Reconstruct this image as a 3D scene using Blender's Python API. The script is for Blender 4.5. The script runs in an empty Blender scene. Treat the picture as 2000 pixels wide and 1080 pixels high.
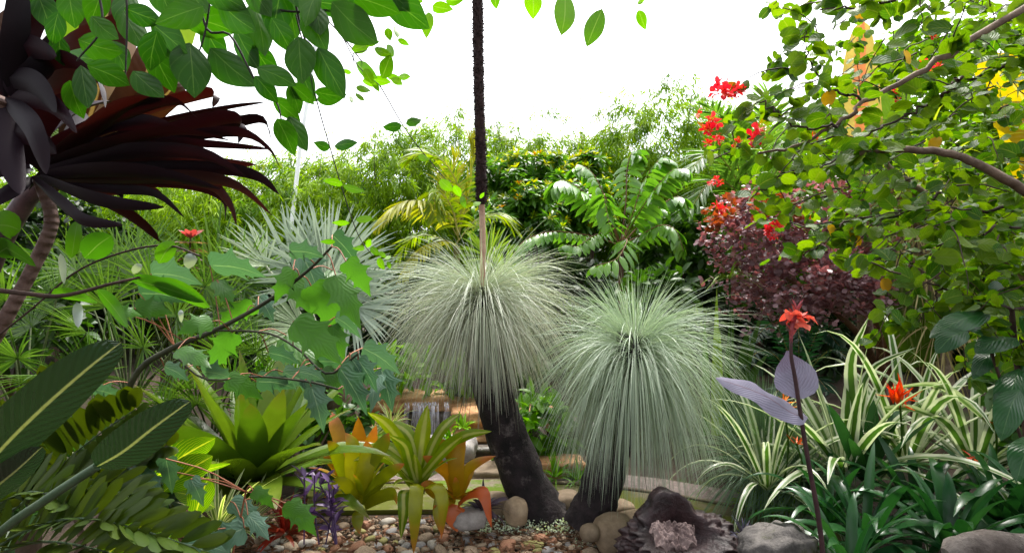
import bpy, bmesh, math, random
import numpy as np
from mathutils import noise, Vector

random.seed(11)
R = np.random.default_rng(7)
SC = bpy.context.scene
COL = SC.collection
# ------------------------------------------------------------------ camera, sky, sun, exposure
F, CZ = 1100.0, 1.6                      # focal length in photograph pixels, camera height in metres
cam_d = bpy.data.cameras.new('camera'); cam = bpy.data.objects.new('camera', cam_d); COL.objects.link(cam)
cam_d.sensor_width = 36.0; cam_d.lens = 36.0 * F / 2000.0; cam_d.clip_start = 0.02; cam_d.clip_end = 2000
cam.location = (0, 0, CZ); cam.rotation_euler = (math.radians(90), 0, 0)
SC.camera = cam
SUN_EL, SUN_AZ = math.radians(62), math.radians(20)     # azimuth from +Y (behind the garden) towards +X
W = bpy.data.worlds.new('World'); SC.world = W; W.use_nodes = True
nt = W.node_tree; bg = nt.nodes['Background']
sky = nt.nodes.new('ShaderNodeTexSky'); sky.sky_type = 'NISHITA'; sky.sun_disc = False
sky.sun_elevation = SUN_EL; sky.sun_rotation = SUN_AZ; sky.dust_density = 5.0; sky.air_density = 1.2; sky.ozone_density = 1.0
hs = nt.nodes.new('ShaderNodeHueSaturation'); hs.inputs['Saturation'].default_value = 0.22
nt.links.new(sky.outputs[0], hs.inputs['Color']); nt.links.new(hs.outputs[0], bg.inputs['Color'])
bg.inputs['Strength'].default_value = 0.15
sd = bpy.data.lights.new('sun', 'SUN'); sd.energy = 1.5; sd.angle = math.radians(14); sd.color = (1.0, 0.96, 0.88)
sun = bpy.data.objects.new('sun', sd); COL.objects.link(sun)
sv = Vector((math.sin(SUN_AZ) * math.cos(SUN_EL), math.cos(SUN_AZ) * math.cos(SUN_EL), math.sin(SUN_EL)))
sun.rotation_euler = sv.to_track_quat('Z', 'Y').to_euler(); sun.location = (2, 6, 12)
SC.view_settings.view_transform = 'Standard'; SC.view_settings.look = 'None'
SC.view_settings.exposure = 1.85; SC.view_settings.gamma = 1.0
SC.cycles.max_bounces = 8; SC.cycles.diffuse_bounces = 4; SC.cycles.glossy_bounces = 2
SC.cycles.transmission_bounces = 4; SC.cycles.transparent_max_bounces = 4; SC.cycles.use_denoising = True
SC.cycles.caustics_reflective = False; SC.cycles.caustics_refractive = False

# ------------------------------------------------------------------ helpers
UP = np.array([0, 0, 1.0])
def P(px, py, d): return np.array([(px - 1000) / F * d, d, CZ - (py - 540) / F * d])
def nrm(v): return v / np.maximum(np.linalg.norm(v, axis=-1, keepdims=True), 1e-9)
def G(px, py): d = CZ * F / (py - 540.0); return P(px, py, d)
def gz(x, y):
    t = np.clip((y - 5.2) / 1.5, 0, 1); return 0.45 * t * t * (3 - 2 * t)
def uni(a, b, n=None): return R.uniform(a, b, n)
def spline(pts, n):
    p = np.asarray(pts, float)
    if len(p) < 3:
        t = np.linspace(0, 1, n)[:, None]; return p[0] * (1 - t) + p[-1] * t
    q = np.vstack([2 * p[0] - p[1], p, 2 * p[-1] - p[-2]])
    u = np.linspace(0, len(p) - 1 - 1e-6, n); i = u.astype(int); f = (u - i)[:, None]
    a, b, c, d = q[i], q[i + 1], q[i + 2], q[i + 3]
    return .5 * (2 * b + (c - a) * f + (2 * a - 5 * b + 4 * c - d) * f ** 2 + (3 * b - a - 3 * c + d) * f ** 3)
def SP(pts, n=12): return spline([P(*p) for p in pts], n)
def tang(Pth):
    T = np.empty_like(Pth); T[..., 1:-1, :] = Pth[..., 2:, :] - Pth[..., :-2, :]
    T[..., 0, :] = Pth[..., 1, :] - Pth[..., 0, :]; T[..., -1, :] = Pth[..., -1, :] - Pth[..., -2, :]
    return nrm(T)
def prof(n, a=.6, b=.8, lo=.02):
    t = np.linspace(0, 1, n); w = t ** a * (1 - t) ** b; return np.maximum(w / w.max(), lo)
def strap(n, base=.8, tip=.45):               # parallel-sided blade with a tapering tip
    t = np.linspace(0, 1, n); return np.maximum(np.minimum(base + (1 - base) * t * 3, 1) * np.clip((1 - t) / tip, 0, 1) ** .7, .02)
def oval(n, a=1.0, b=.5):
    t = np.linspace(0, 1, n); return np.maximum(np.sin(np.pi * t ** a) ** b, .03)
def arcs(base, dirs, L, k, n=8, p=1.5):
    base = np.atleast_2d(base); dirs = nrm(np.atleast_2d(dirs)); N = len(dirs)
    L = np.broadcast_to(L, N); k = np.broadcast_to(k, N); t = np.linspace(0, 1, n)
    D = dirs[:, None] - k[:, None, None] * (t ** p)[None, :, None] * UP
    D = nrm(D); st = (L / (n - 1))[:, None, None] * (D[:, :-1] + D[:, 1:]) / 2
    b = np.broadcast_to(base, (N, 3))[:, None]
    return np.concatenate([b, b + np.cumsum(st, 1)], 1)

class MB:
    def __init__(s): s.V, s.Q, s.T, s.A, s.n = [], [], [], [], 0
    def add(s, V, Q=None, A=None, T=None):
        V = np.asarray(V, float).reshape(-1, 3)
        s.V.append(V); s.A.append(np.zeros_like(V) if A is None else np.asarray(A, float).reshape(-1, 3))
        if Q is not None: s.Q.append(np.asarray(Q, int).reshape(-1, 4) + s.n)
        if T is not None: s.T.append(np.asarray(T, int).reshape(-1, 3) + s.n)
        s.n += len(V)
    def rib(s, Pt, Wd, side, fold=0.0, shift=None, rnd=None, mid=True, wave=0.0, wf=3.0):
        Pt = np.asarray(Pt, float)
        if Pt.ndim == 2: Pt = Pt[None]
        N, n = Pt.shape[:2]; T = tang(Pt); side = np.asarray(side, float)
        if side.ndim == 1: side = side[None]
        if side.ndim == 2: side = side[:, None]
        S = nrm(side - (side * T).sum(-1, keepdims=True) * T); Nn = np.cross(S, T)
        Wd = np.asarray(Wd, float)
        if Wd.ndim == 1: Wd = Wd[None]
        Wd = np.broadcast_to(Wd, (N, n))[..., None]
        if rnd is None: rnd = R.random(N)
        rnd = np.broadcast_to(rnd, N)
        t = np.linspace(0, 1, n); c, sn = math.cos(fold), math.sin(fold)
        E = S * Wd * c; U = Nn * Wd * sn
        if wave:
            ph = R.random(N)[:, None] * 6.28; wv = Nn * (wave * np.sin(t * wf * 6.28 + ph) * np.sin(t * 3.14))[..., None] * Wd
            wv2 = Nn * (wave * np.sin(t * wf * 5.1 + ph + 2) * np.sin(t * 3.14))[..., None] * Wd
        else: wv = wv2 = 0
        sh = 0 if shift is None else T * np.asarray(shift)[None, :, None] * (np.linalg.norm(Pt[:, -1] - Pt[:, 0], axis=-1)[:, None, None])
        Lf, Rt = Pt - E + U + wv + sh, Pt + E + U + wv2 + sh
        rows = [Lf, Pt, Rt] if mid else [Lf, Rt]
        m = len(rows); V = np.stack(rows, 2)                      # N,n,m,3
        A = np.zeros(V.shape); A[..., 0] = np.linspace(-1, 1, m); A[..., 1] = t[None, :, None]; A[..., 2] = rnd[:, None, None]
        idx = np.arange(N * n * m).reshape(N, n, m)
        q = np.stack([idx[:, :-1, :-1], idx[:, :-1, 1:], idx[:, 1:, 1:], idx[:, 1:, :-1]], -1)
        s.add(V, q, A)
    def tube(s, path, rad, k=8, bump=0.0, rnd=None):
        path = np.asarray(path, float); n = len(path); T = tang(path)
        ref = np.array([0, 1.0, 0]) if abs(T[0][1]) < .9 else np.array([1.0, 0, 0])
        X = nrm(np.cross(T, ref)); Y = np.cross(T, X)
        rad = np.broadcast_to(np.asarray(rad, float), n)
        a = np.linspace(0, 2 * np.pi, k, endpoint=False)
        r = rad[:, None] * (1 + bump * R.normal(0, 1, (n, k)) if bump else np.ones((n, k)))
        V = path[:, None] + r[..., None] * (X[:, None] * np.cos(a)[None, :, None] + Y[:, None] * np.sin(a)[None, :, None])
        A = np.zeros(V.shape); A[..., 0] = a / np.pi - 1; A[..., 1] = np.linspace(0, 1, n)[:, None]; A[..., 2] = R.random() if rnd is None else rnd
        i = np.arange(n * k).reshape(n, k); j = np.roll(i, -1, 1)
        s.add(V, np.stack([i[:-1], j[:-1], j[1:], i[1:]], -1), A)
        c0 = np.vstack([path[0], V[0]]); f = np.stack([np.zeros(k, int), 1 + np.arange(k), 1 + (np.arange(k) + 1) % k], -1)
        s.add(c0, A=np.tile(A[0, 0], (k + 1, 1)), T=f[:, ::-1]); s.add(np.vstack([path[-1], V[-1]]), A=np.tile(A[-1, 0], (k + 1, 1)), T=f)
    def build(s, name, mat, root=None, smooth=True):
        V = np.vstack(s.V); A = np.vstack(s.A)
        if root is not None: V = V - np.array(root_loc(root))
        Q = np.vstack(s.Q) if s.Q else np.zeros((0, 4), int); T = np.vstack(s.T) if s.T else np.zeros((0, 3), int)
        me = bpy.data.meshes.new(name); me.vertices.add(len(V)); me.vertices.foreach_set('co', V.astype(np.float32).ravel())
        L = np.concatenate([Q.ravel(), T.ravel()]); me.loops.add(len(L)); me.loops.foreach_set('vertex_index', L.astype(np.int32))
        st = np.concatenate([np.arange(len(Q)) * 4, len(Q) * 4 + np.arange(len(T)) * 3]).astype(np.int32)
        me.polygons.add(len(st)); me.polygons.foreach_set('loop_start', st)
        me.polygons.foreach_set('use_smooth', np.full(len(st), smooth))
        at = me.attributes.new('lf', 'FLOAT_VECTOR', 'POINT'); at.data.foreach_set('vector', A.astype(np.float32).ravel())
        me.update(calc_edges=True); me.materials.append(mat)
        o = bpy.data.objects.new(name, me); COL.objects.link(o)
        if root is not None: o.parent = root
        return o

ROOT = {}
def root_loc(o):
    p = np.zeros(3)
    while o is not None: p = p + np.array(o.location); o = o.parent
    return p
def thing(name, label, cat, loc=(0, 0, 0), group=None):
    o = bpy.data.objects.new(name, None); COL.objects.link(o); o.location = tuple(loc); o.empty_display_size = .1
    o['label'] = label; o['category'] = cat
    if group: o['group'] = group
    return o
def tag(o, label, cat, group=None, kind=None):
    if label: o['label'] = label
    if cat: o['category'] = cat
    if group: o['group'] = group
    if kind: o['kind'] = kind
    return o

# ------------------------------------------------------------------ materials
def base_mat(name):
    m = bpy.data.materials.new(name); m.use_nodes = True; t = m.node_tree; t.nodes.clear()
    return m, t
def nd(t, typ, ins=None, **kw):
    n = t.nodes.new('ShaderNode' + typ)
    for k, v in kw.items(): setattr(n, k, v)
    for k, v in (ins or {}).items():
        if isinstance(v, bpy.types.NodeSocket): t.links.new(v, n.inputs[k])
        else: n.inputs[k].default_value = v
    return n
def mth(t, op, a, b=0.0, c=0.0):
    return nd(t, 'Math', {0: a, 1: b, 2: c}, operation=op).outputs[0]
def mixc(t, f, a, b):
    n = nd(t, 'MixRGB', {0: f, 1: a, 2: b}); return n.outputs[0]
def c4(c): return (c[0], c[1], c[2], 1)
def sstep(t, v, a, b):
    n = nd(t, 'MapRange', {0: v, 1: a, 2: b, 3: 0.0, 4: 1.0}); n.interpolation_type = 'SMOOTHSTEP'; return n.outputs[0]

def leaf_mat(name, c, c2=None, tr=.4, rough=.45, spec=.5, tcol=None, mid=None, midw=.07, margin=None, mstart=.55,
             tip=None, tip0=.6, stripes=None, sfreq=6, veins=0.0, vfreq=60, vslope=.35, vein_c=None, back=None, blotch=.3, bscale=14, netv=0.0):
    m, t = base_mat(name); c2 = c2 or tuple(x * 1.5 for x in c); spec *= .7
    def sat(k):
        l = .3 * k[0] + .6 * k[1] + .1 * k[2]; return tuple(max(.003, l + (v - l) * 1.15) for v in k)
    c, c2 = sat(c), sat(c2)
    at = nd(t, 'Attribute', attribute_name='lf'); sp = nd(t, 'SeparateXYZ', {0: at.outputs['Vector']})
    x, y, r = sp.outputs
    ax = mth(t, 'ABSOLUTE', x)
    co = nd(t, 'TexCoord').outputs['Object']
    nz = nd(t, 'TexNoise', {'Vector': co, 'Scale': bscale, 'Detail': 3.0}).outputs[0]
    col = mixc(t, r, c4(c), c4(c2))
    v = mth(t, 'MULTIPLY_ADD', nz, blotch * 2, 1 - blotch)
    if stripes:
        wob = mth(t, 'MULTIPLY_ADD', nz, 1.2, mth(t, 'MULTIPLY', x, float(sfreq)))
        f = sstep(t, mth(t, 'SINE', wob), .1, .5); col = mixc(t, f, col, c4(stripes))
    if margin: col = mixc(t, sstep(t, mth(t, 'MULTIPLY_ADD', nz, .25, ax), mstart + .08, mstart + .2), col, c4(margin))
    if tip: col = mixc(t, sstep(t, mth(t, 'MULTIPLY_ADD', nz, .3, y), tip0, tip0 + .35), col, c4(tip))
    if vein_c or veins:
        ph = mth(t, 'MULTIPLY', mth(t, 'MULTIPLY_ADD', ax, -vslope, y), float(vfreq)); sv_ = mth(t, 'SINE', ph)
        if vein_c: col = mixc(t, mth(t, 'MULTIPLY', sstep(t, sv_, .86, 1.0), .55), col, c4(vein_c))
    if mid: col = mixc(t, sstep(t, ax, midw * 1.4, midw * .5), col, c4(mid))
    if back: col = mixc(t, nd(t, 'NewGeometry').outputs['Backfacing'], col, c4(back))
    col = nd(t, 'MixRGB', {0: 1.0, 1: col, 2: nd(t, 'CombineXYZ', {0: v, 1: v, 2: v}).outputs[0]}, blend_type='MULTIPLY').outputs[0]
    pr = nd(t, 'BsdfPrincipled', {'Base Color': col, 'Roughness': rough, 'Specular IOR Level': spec})
    hb = mth(t, 'MULTIPLY', nz, .3)
    if veins: hb = mth(t, 'MULTIPLY_ADD', sv_, veins, hb)
    bp = nd(t, 'Bump', {'Height': hb, 'Strength': .35, 'Distance': .004}); t.links.new(bp.outputs[0], pr.inputs['Normal'])
    out = nd(t, 'OutputMaterial')
    if tr > 0:
        tc = nd(t, 'MixRGB', {0: 1.0, 1: col, 2: c4(tcol or (1.5, 1.6, .6))}, blend_type='MULTIPLY').outputs[0]
        tl = nd(t, 'BsdfTranslucent', {'Color': tc}); mx = nd(t, 'MixShader', {0: tr, 1: pr.outputs[0], 2: tl.outputs[0]})
        t.links.new(mx.outputs[0], out.inputs[0])
    else: t.links.new(pr.outputs[0], out.inputs[0])
    return m

def rock_mat(name, c1, c2, scale=6, rough=.85, bump=.5, moss=None, moss_amt=.5, fine=60, spec=.3, dist=.01, ring=0):
    m, t = base_mat(name); co = nd(t, 'TexCoord').outputs['Object']
    n1 = nd(t, 'TexNoise', {'Vector': co, 'Scale': scale, 'Detail': 8.0, 'Roughness': .65}).outputs[0]
    n2 = nd(t, 'TexNoise', {'Vector': co, 'Scale': fine, 'Detail': 5.0, 'Roughness': .7}).outputs[0]
    col = mixc(t, sstep(t, n1, .3, .7), c4(c1), c4(c2))
    v = mth(t, 'MULTIPLY_ADD', n2, .9, .55)
    rn = mth(t, 'MULTIPLY_ADD', nd(t, 'ObjectInfo').outputs['Random'], .5, .75); v = mth(t, 'MULTIPLY', v, rn)
    col = nd(t, 'MixRGB', {0: 1.0, 1: col, 2: nd(t, 'CombineXYZ', {0: v, 1: v, 2: v}).outputs[0]}, blend_type='MULTIPLY').outputs[0]
    if moss:
        n3 = nd(t, 'TexNoise', {'Vector': co, 'Scale': scale * .7, 'Detail': 6.0, 'Roughness': .7}).outputs[0]
        col = mixc(t, sstep(t, n3, .62 - moss_amt * .3, .75 - moss_amt * .3), col, c4(moss))
    h = mth(t, 'MULTIPLY_ADD', n1, .8, mth(t, 'MULTIPLY', n2, .4))
    if ring:
        at = nd(t, 'Attribute', attribute_name='lf'); y = nd(t, 'SeparateXYZ', {0: at.outputs['Vector']}).outputs[1]
        h = mth(t, 'MULTIPLY_ADD', mth(t, 'SINE', mth(t, 'MULTIPLY_ADD', n1, 5.0, mth(t, 'MULTIPLY', y, float(ring)))), .7, h)
    pr = nd(t, 'BsdfPrincipled', {'Base Color': col, 'Roughness': rough, 'Specular IOR Level': spec})
    bp = nd(t, 'Bump', {'Height': h, 'Strength': bump, 'Distance': dist}); t.links.new(bp.outputs[0], pr.inputs['Normal'])
    t.links.new(pr.outputs[0], nd(t, 'OutputMaterial').inputs[0]); return m

# ------------------------------------------------------------------ plant builders
def leaves(mb, pos, dirs, L, Wd, pr, droop=.4, roll=.6, fold=.25, shift=None, mid=True, rnd=None, wave=0, up=UP, wf=1.5):
    N = len(pos); n = len(pr); L = np.broadcast_to(L, N)
    Pt = arcs(pos, dirs, L, np.broadcast_to(droop, N), n, 1.2)
    hint = up + R.normal(0, roll, (N, 3)); side = np.cross(nrm(dirs), hint)
    mb.rib(Pt, np.broadcast_to(Wd, N)[:, None] * pr[None], side, fold, shift, rnd, mid, wave, wf)
def leafpx(mb, pts, hw, pr, tilt=0.0, fold=.15, rnd=None, wave=0, shift=None, wf=2.0):
    n = len(pr); Pt = SP(pts, n); d = np.mean([p[2] for p in pts]); mid_ = Pt[n // 2]
    view = nrm(mid_ - np.array([0, 0, CZ])); T = nrm(Pt[-1] - Pt[0]); per = nrm(np.cross(T, view))
    if per[2] < 0 and abs(T[2]) < .7: pass
    side = per * math.cos(tilt) + np.cross(T, per) * math.sin(tilt)
    mb.rib(Pt, hw * d / F * pr, side, fold, shift, rnd, True, wave, wf)
    return Pt
def pinnate(ml, mr, path, nl, L, Wd, ang=1.0, lift=.3, droop=.6, rad=.008, pr=None, up=UP, start=.12, side_sets=(-1, 1), jit=.08, lp=(.35, .5), rnd0=None):
    pr = prof(5, .4, .7) if pr is None else pr
    t = np.linspace(start, .99, nl); m = len(path); f = t * (m - 1); i = np.minimum(f.astype(int), m - 2); fr = (f - i)[:, None]
    pos = path[i] * (1 - fr) + path[i + 1] * fr; T = tang(path)[i]
    S = nrm(np.cross(T, up + 1e-4)); N = np.cross(S, T)
    u = (t - start) / (1 - start); Lp = np.maximum((u + .06) ** lp[0] * (1.05 - u) ** lp[1], .15); Lp = Lp / Lp.max() * L
    a = ang * (1.1 - .45 * u)[:, None]
    for s in side_sets:
        d = T * np.cos(a) + s * S * np.sin(a) * math.cos(lift) + N * math.sin(lift) + R.normal(0, jit, (nl, 3))
        Pt = arcs(pos, d, Lp * uni(.88, 1.1, nl), droop * uni(.7, 1.3, nl), len(pr), 1.0)
        rr = R.random(nl) if rnd0 is None else np.clip(rnd0 + uni(-.25, .25, nl), 0, 1)
        ml.rib(Pt, Wd * pr, T + .15 * R.normal(0, 1, (nl, 3)), .18 * s, None, rr)
    if mr is not None: mr.tube(path, np.linspace(rad, rad * .25, m), 5)
def fan(mb, hub, axis, nv, Rr, nl=36, half=2.3, fuse=.5, droop=.15, pleat=.45, jit=.03, curl=.0, n=8, wide=1.05):
    axis = nrm(np.asarray(axis, float)); nv = np.asarray(nv, float); nv = nrm(nv - nv.dot(axis) * axis); s = np.cross(axis, nv)
    th = np.linspace(-half, half, nl) + R.normal(0, jit, nl)
    D = axis * np.cos(th)[:, None] + s * np.sin(th)[:, None] + nv * (.25 - .0 * th)[:, None] + R.normal(0, jit, (nl, 3))
    Ls = Rr * (1 - .22 * (np.abs(th) / half) ** 2) * uni(.9, 1.06, nl)
    Pt = arcs(hub + 0 * D, D, Ls, droop * uni(.5, 1.6, nl), n, 1.6)
    t = np.linspace(0, 1, n); dth = 2 * half / nl
    w = np.where(t < fuse, t, fuse * np.maximum((1 - t) / (1 - fuse), .03) ** .8) * Rr * dth * .5 * wide
    sd_ = np.cross(D, nv)
    mb.rib(Pt, np.maximum(w, .0008), sd_, pleat, None, None)
def rosette(root, mat, c, n, L, Wd, el=(15, 80), droop=(.3, 1.0), name='leaf', pr=None, fold=.3, az0=None, wave=0, rnd=None, tilt=(0, 0), az=None, jl=.15, mats=None):
    pr = strap(10) if pr is None else pr
    for i in range(n):
        u = (i + .5) / n; a = (i * 2.39996 + R.normal(0, .15)) if az is None else az[0] + (az[1] - az[0]) * R.random()
        e = math.radians(el[1] + (el[0] - el[1]) * u + R.normal(0, 4))
        d = np.array([math.cos(a) * math.cos(e), math.sin(a) * math.cos(e), math.sin(e)]) + np.array([tilt[0], tilt[1], 0])
        b = np.asarray(c) + np.array([math.cos(a), math.sin(a), 0]) * .02
        l = L * uni(1 - jl, 1 + jl) * (.8 + .2 * math.sin(u * 3.14)); k = droop[0] + (droop[1] - droop[0]) * u * uni(.7, 1.3)
        mb = MB(); Pt = arcs(b, d, l, k, len(pr), 1.6)
        mb.rib(Pt, Wd * uni(.85, 1.1) * pr, np.cross(d, UP + R.normal(0, .15, 3)), fold, None, None if rnd is None else rnd, True, wave, 1.5)
        mb.build(name, (mats[i % len(mats)] if mats else mat), root)
def crown_pts(c, r, n, inner=.55, lump=.25, zcut=-.6, seed=0):
    d = nrm(R.normal(0, 1, (n * 2, 3))); d = d[d[:, 2] > zcut][:n]
    q = np.array([noise.noise(Vector(tuple(x * 1.9 + seed))) for x in d])
    rad = (inner + (1 - inner) * R.random(len(d)) ** .5) * (1 + lump * q)
    return np.asarray(c) + d * rad[:, None] * np.asarray(r), d
def sprays(mb, pos, d, m, L, Wd, pr, spread=.9, droop=.5, ext=.12, roll=.6, fold=.2, mid=True, shift=None, rnd=None):
    """m leaves round a short twig that grows outwards from every point"""
    n = len(pos); p = np.repeat(pos, m, 0); dd = np.repeat(d, m, 0)
    t = np.tile(np.linspace(0, 1, m), n)[:, None]
    ld = nrm(dd * .7 + R.normal(0, spread, (n * m, 3)))
    p = p + dd * t * ext + R.normal(0, ext * .12, (n * m, 3))
    rr = np.clip(np.repeat(R.random(n), m) * .6 + R.random(n * m) * .4, 0, 1) if rnd is None else rnd
    leaves(mb, p, ld, L * uni(.65, 1.15, n * m), Wd, pr, droop, roll, fold, shift, mid, rr)
def ico(sub):
    bm = bmesh.new(); bmesh.ops.create_icosphere(bm, subdivisions=sub, radius=1.0)
    V = np.array([v.co[:] for v in bm.verts]); T = np.array([[v.index for v in f.verts] for f in bm.faces]); bm.free(); return V, T
def blob(sub, seed, amp=.25, freq=1.2, amp2=.06, box=0.0):
    V, T = ico(sub); U = V.copy()
    if box > 0: V = V / np.maximum(np.abs(V).max(1, keepdims=True), 1e-6) * box + V * (1 - box)
    q = np.array([noise.noise(Vector(tuple(u * freq + seed * 7.3))) * amp + noise.fractal(Vector(tuple(u * freq * 3 + seed)), 1.0, 2.0, 3) * amp2 for u in U])
    return V * (1 + q[:, None]), T
def rock(name, label, mat, c, size, seed, sub=4, rot=0, cat='rock', group=None, box=.5, amp=.22, amp2=.07, tilt=0):
    V, T = blob(sub, seed, amp, 1.2, amp2, box); V = V * np.asarray(size) / 2
    mb = MB(); mb.add(V, T=T); o = mb.build(name, mat); o.location = tuple(c); o.rotation_euler = (tilt, tilt * .6, rot)
    return tag(o, label, cat, group)
# ------------------------------------------------------------------ setting: ground, path
M_soil = rock_mat('soil', (.018, .012, .009), (.05, .035, .024), 3, .95, .8, (.03, .045, .008), .25, 40, .2, .03)
def grid(name, mat, x0, x1, y0, y1, nx, ny, zf):
    X, Y = np.meshgrid(np.linspace(x0, x1, nx), np.linspace(y0, y1, ny)); Z = zf(X, Y)
    i = np.arange(nx * ny).reshape(ny, nx); mb = MB()
    mb.add(np.stack([X, Y, Z], -1), np.stack([i[:-1, :-1], i[:-1, 1:], i[1:, 1:], i[1:, :-1]], -1)); return mb.build(name, mat)
def ground_z(X, Y):
    n = np.array([noise.noise(Vector((a * 1.7, b * 1.7, 3.1))) for a, b in zip(X.ravel(), Y.ravel())]).reshape(X.shape)
    return gz(X, Y) + .03 * n * np.clip((Y - 4.8) * 2, 0.15, 1) - .012
g = grid('ground', M_soil, -16, 16, -4, 16, 160, 120, ground_z); g['kind'] = 'structure'
g = grid('far_ground', M_soil, -300, 300, 15.9, 600, 4, 4, lambda X, Y: X * 0 + .42); g['kind'] = 'structure'
M_path = rock_mat('mossy_path', (.09, .08, .035), (.17, .14, .09), 5, .9, .4, (.075, .085, .008), .75, 70, .25, .006)
M_grav = rock_mat('fine_gravel', (.16, .12, .105), (.30, .24, .22), 30, .9, .9, None, .5, 160, .25, .01)
def sheet(name, mat, pts, z, h, lip=.0):
    bm = bmesh.new(); vs = [bm.verts.new((p[0], p[1], z)) for p in pts]; f = bm.faces.new(vs)
    if f.normal.z < 0: f.normal_flip()
    e = bmesh.ops.extrude_face_region(bm, geom=[f]); bmesh.ops.translate(bm, verts=[v for v in e['geom'] if isinstance(v, bmesh.types.BMVert)], vec=(0, 0, h))
    bmesh.ops.recalc_face_normals(bm, faces=bm.faces)
    me = bpy.data.meshes.new(name); bm.to_mesh(me); bm.free(); me.materials.append(mat); o = bpy.data.objects.new(name, me); COL.objects.link(o); return o
far_e = [G(600, 952), G(830, 948), G(1000, 946), G(1150, 954), G(1300, 972), G(1400, 990), G(1520, 1012), G(1700, 1060)]
near_e = [G(1640, 1105), G(1480, 1062), G(1350, 1040), G(1200, 1020), G(1000, 1006), G(830, 1000), G(600, 1003)]
p = sheet('path', M_path, far_e + near_e, -.03, .05); p['kind'] = 'structure'
far2 = [q + np.array([.05, .32, 0]) for q in far_e]
p = sheet('gravel_path', M_grav, [q + np.array([0, .03, 0]) for q in far_e] + far2[::-1], -.03, .055); p['kind'] = 'structure'
M_kerb = rock_mat('timber_kerb', (.10, .075, .05), (.2, .16, .11), 8, .9, .5)
mb = MB(); kp = spline([q + np.array([0, .012, .025]) for q in far_e], 40); mb.tube(kp, .016, 4, .08)
tag(mb.build('path_edging', M_kerb), 'thin weathered timber edging strip along the far side of the mossy path', 'path edging')

# ------------------------------------------------------------------ bamboo hedge
M_bam = leaf_mat('bamboo_leaf', (.042, .11, .003), (.24, .35, .006), .5, .6, .2, (1.7, 1.7, .4))
M_bamw = leaf_mat('bamboo_tip_leaf', (.14, .17, .03), (.24, .26, .06), .5, .5, .4, (1.4, 1.5, .6))
M_culm = rock_mat('bamboo_culm', (.10, .12, .03), (.16, .15, .05), 5, .6, .2)
def bamboo(px, ptop, d, wpx, n, label, wisps=9, group='bamboo clumps of the tall hedge', fl=1.0, py_c=None):
    c = P(px, ptop, d); h = c[2]; w = wpx / F * d; base = (c[0], d, .42)
    rt = thing('bamboo_clump', label, 'bamboo', base, group)
    for i in range(6):
        a = uni(0, 6.28); b = np.array([c[0] + .35 * math.cos(a), d + .35 * math.sin(a), .4]); tp = b + np.array([math.cos(a) * w * .55, math.sin(a) * .6, (h - .4) * uni(.8, 1.0)])
        mb = MB(); mb.tube(spline([b, (b + tp) / 2 + np.array([-math.cos(a) * w * .15, 0, .3]), tp], 10), np.linspace(.022, .006, 10), 6); mb.build('culm', M_culm, rt)
    mb = MB()
    # drooping plumes layered over the dome
    k = int(n * .33); ctr = np.array([c[0], d, .42 + (h - .42) * .5])
    pos, dirs = crown_pts(ctr, (w, min(w, 1.3), (h - .42) * .5), k, .5, .3, -.75, px)
    od = nrm(dirs * np.array([1, 1, .3]) + np.array([0, -.35, .55]) + R.normal(0, .25, dirs.shape)); PL = arcs(pos, od, uni(.35, .75, k), 1.7, 9, 1.1)
    m = 44; j = R.integers(1, 9, (k, m)); q = PL[np.arange(k)[:, None], j].reshape(-1, 3) + R.normal(0, .035, (k * m, 3))
    T = np.repeat(tang(PL)[:, 5], m, 0); ld = nrm(T * .9 + R.normal(0, .55, T.shape) - np.array([0, 0, .25]))
    leaves(mb, q, ld, uni(.11, .22, k * m), uni(.008, .012, k * m), prof(3, .5, .7), .6, .6, 0, None, False, np.clip(np.repeat(R.random(k), m) * .7 + uni(0, .3, k * m), 0, 1))
    mb.build('foliage', M_bam, rt)
    for i in range(wisps // 2 + 2):
        mb = MB(); ms = MB()
        x = c[0] + uni(-1, 1) * w * .9; top = h - .25 + uni(.0, .62); b = np.array([x, d + uni(-.5, .5), h - .9]); tp = np.array([x + uni(-.3, .3), d + uni(-.4, .2), top])
        path = spline([b, (b + tp) / 2 + np.array([uni(-.08, .08), 0, 0]), tp], 8); ms.tube(path, np.linspace(.006, .002, 8), 4)
        t = R.integers(2, 8, 22); pos = path[t]; dd = nrm(R.normal(0, 1, (22, 3)) * np.array([1, 1, .35]))
        sprays(mb, pos + dd * uni(.02, .2, (22, 1)), dd, 4, .13, .008, prof(3, .5, .7), .5, .7, .1, .6, 0, False)
        f = ms.build('branch', M_culm, rt); mb.build('tip_leaves', M_bamw, f)
    return rt
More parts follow.
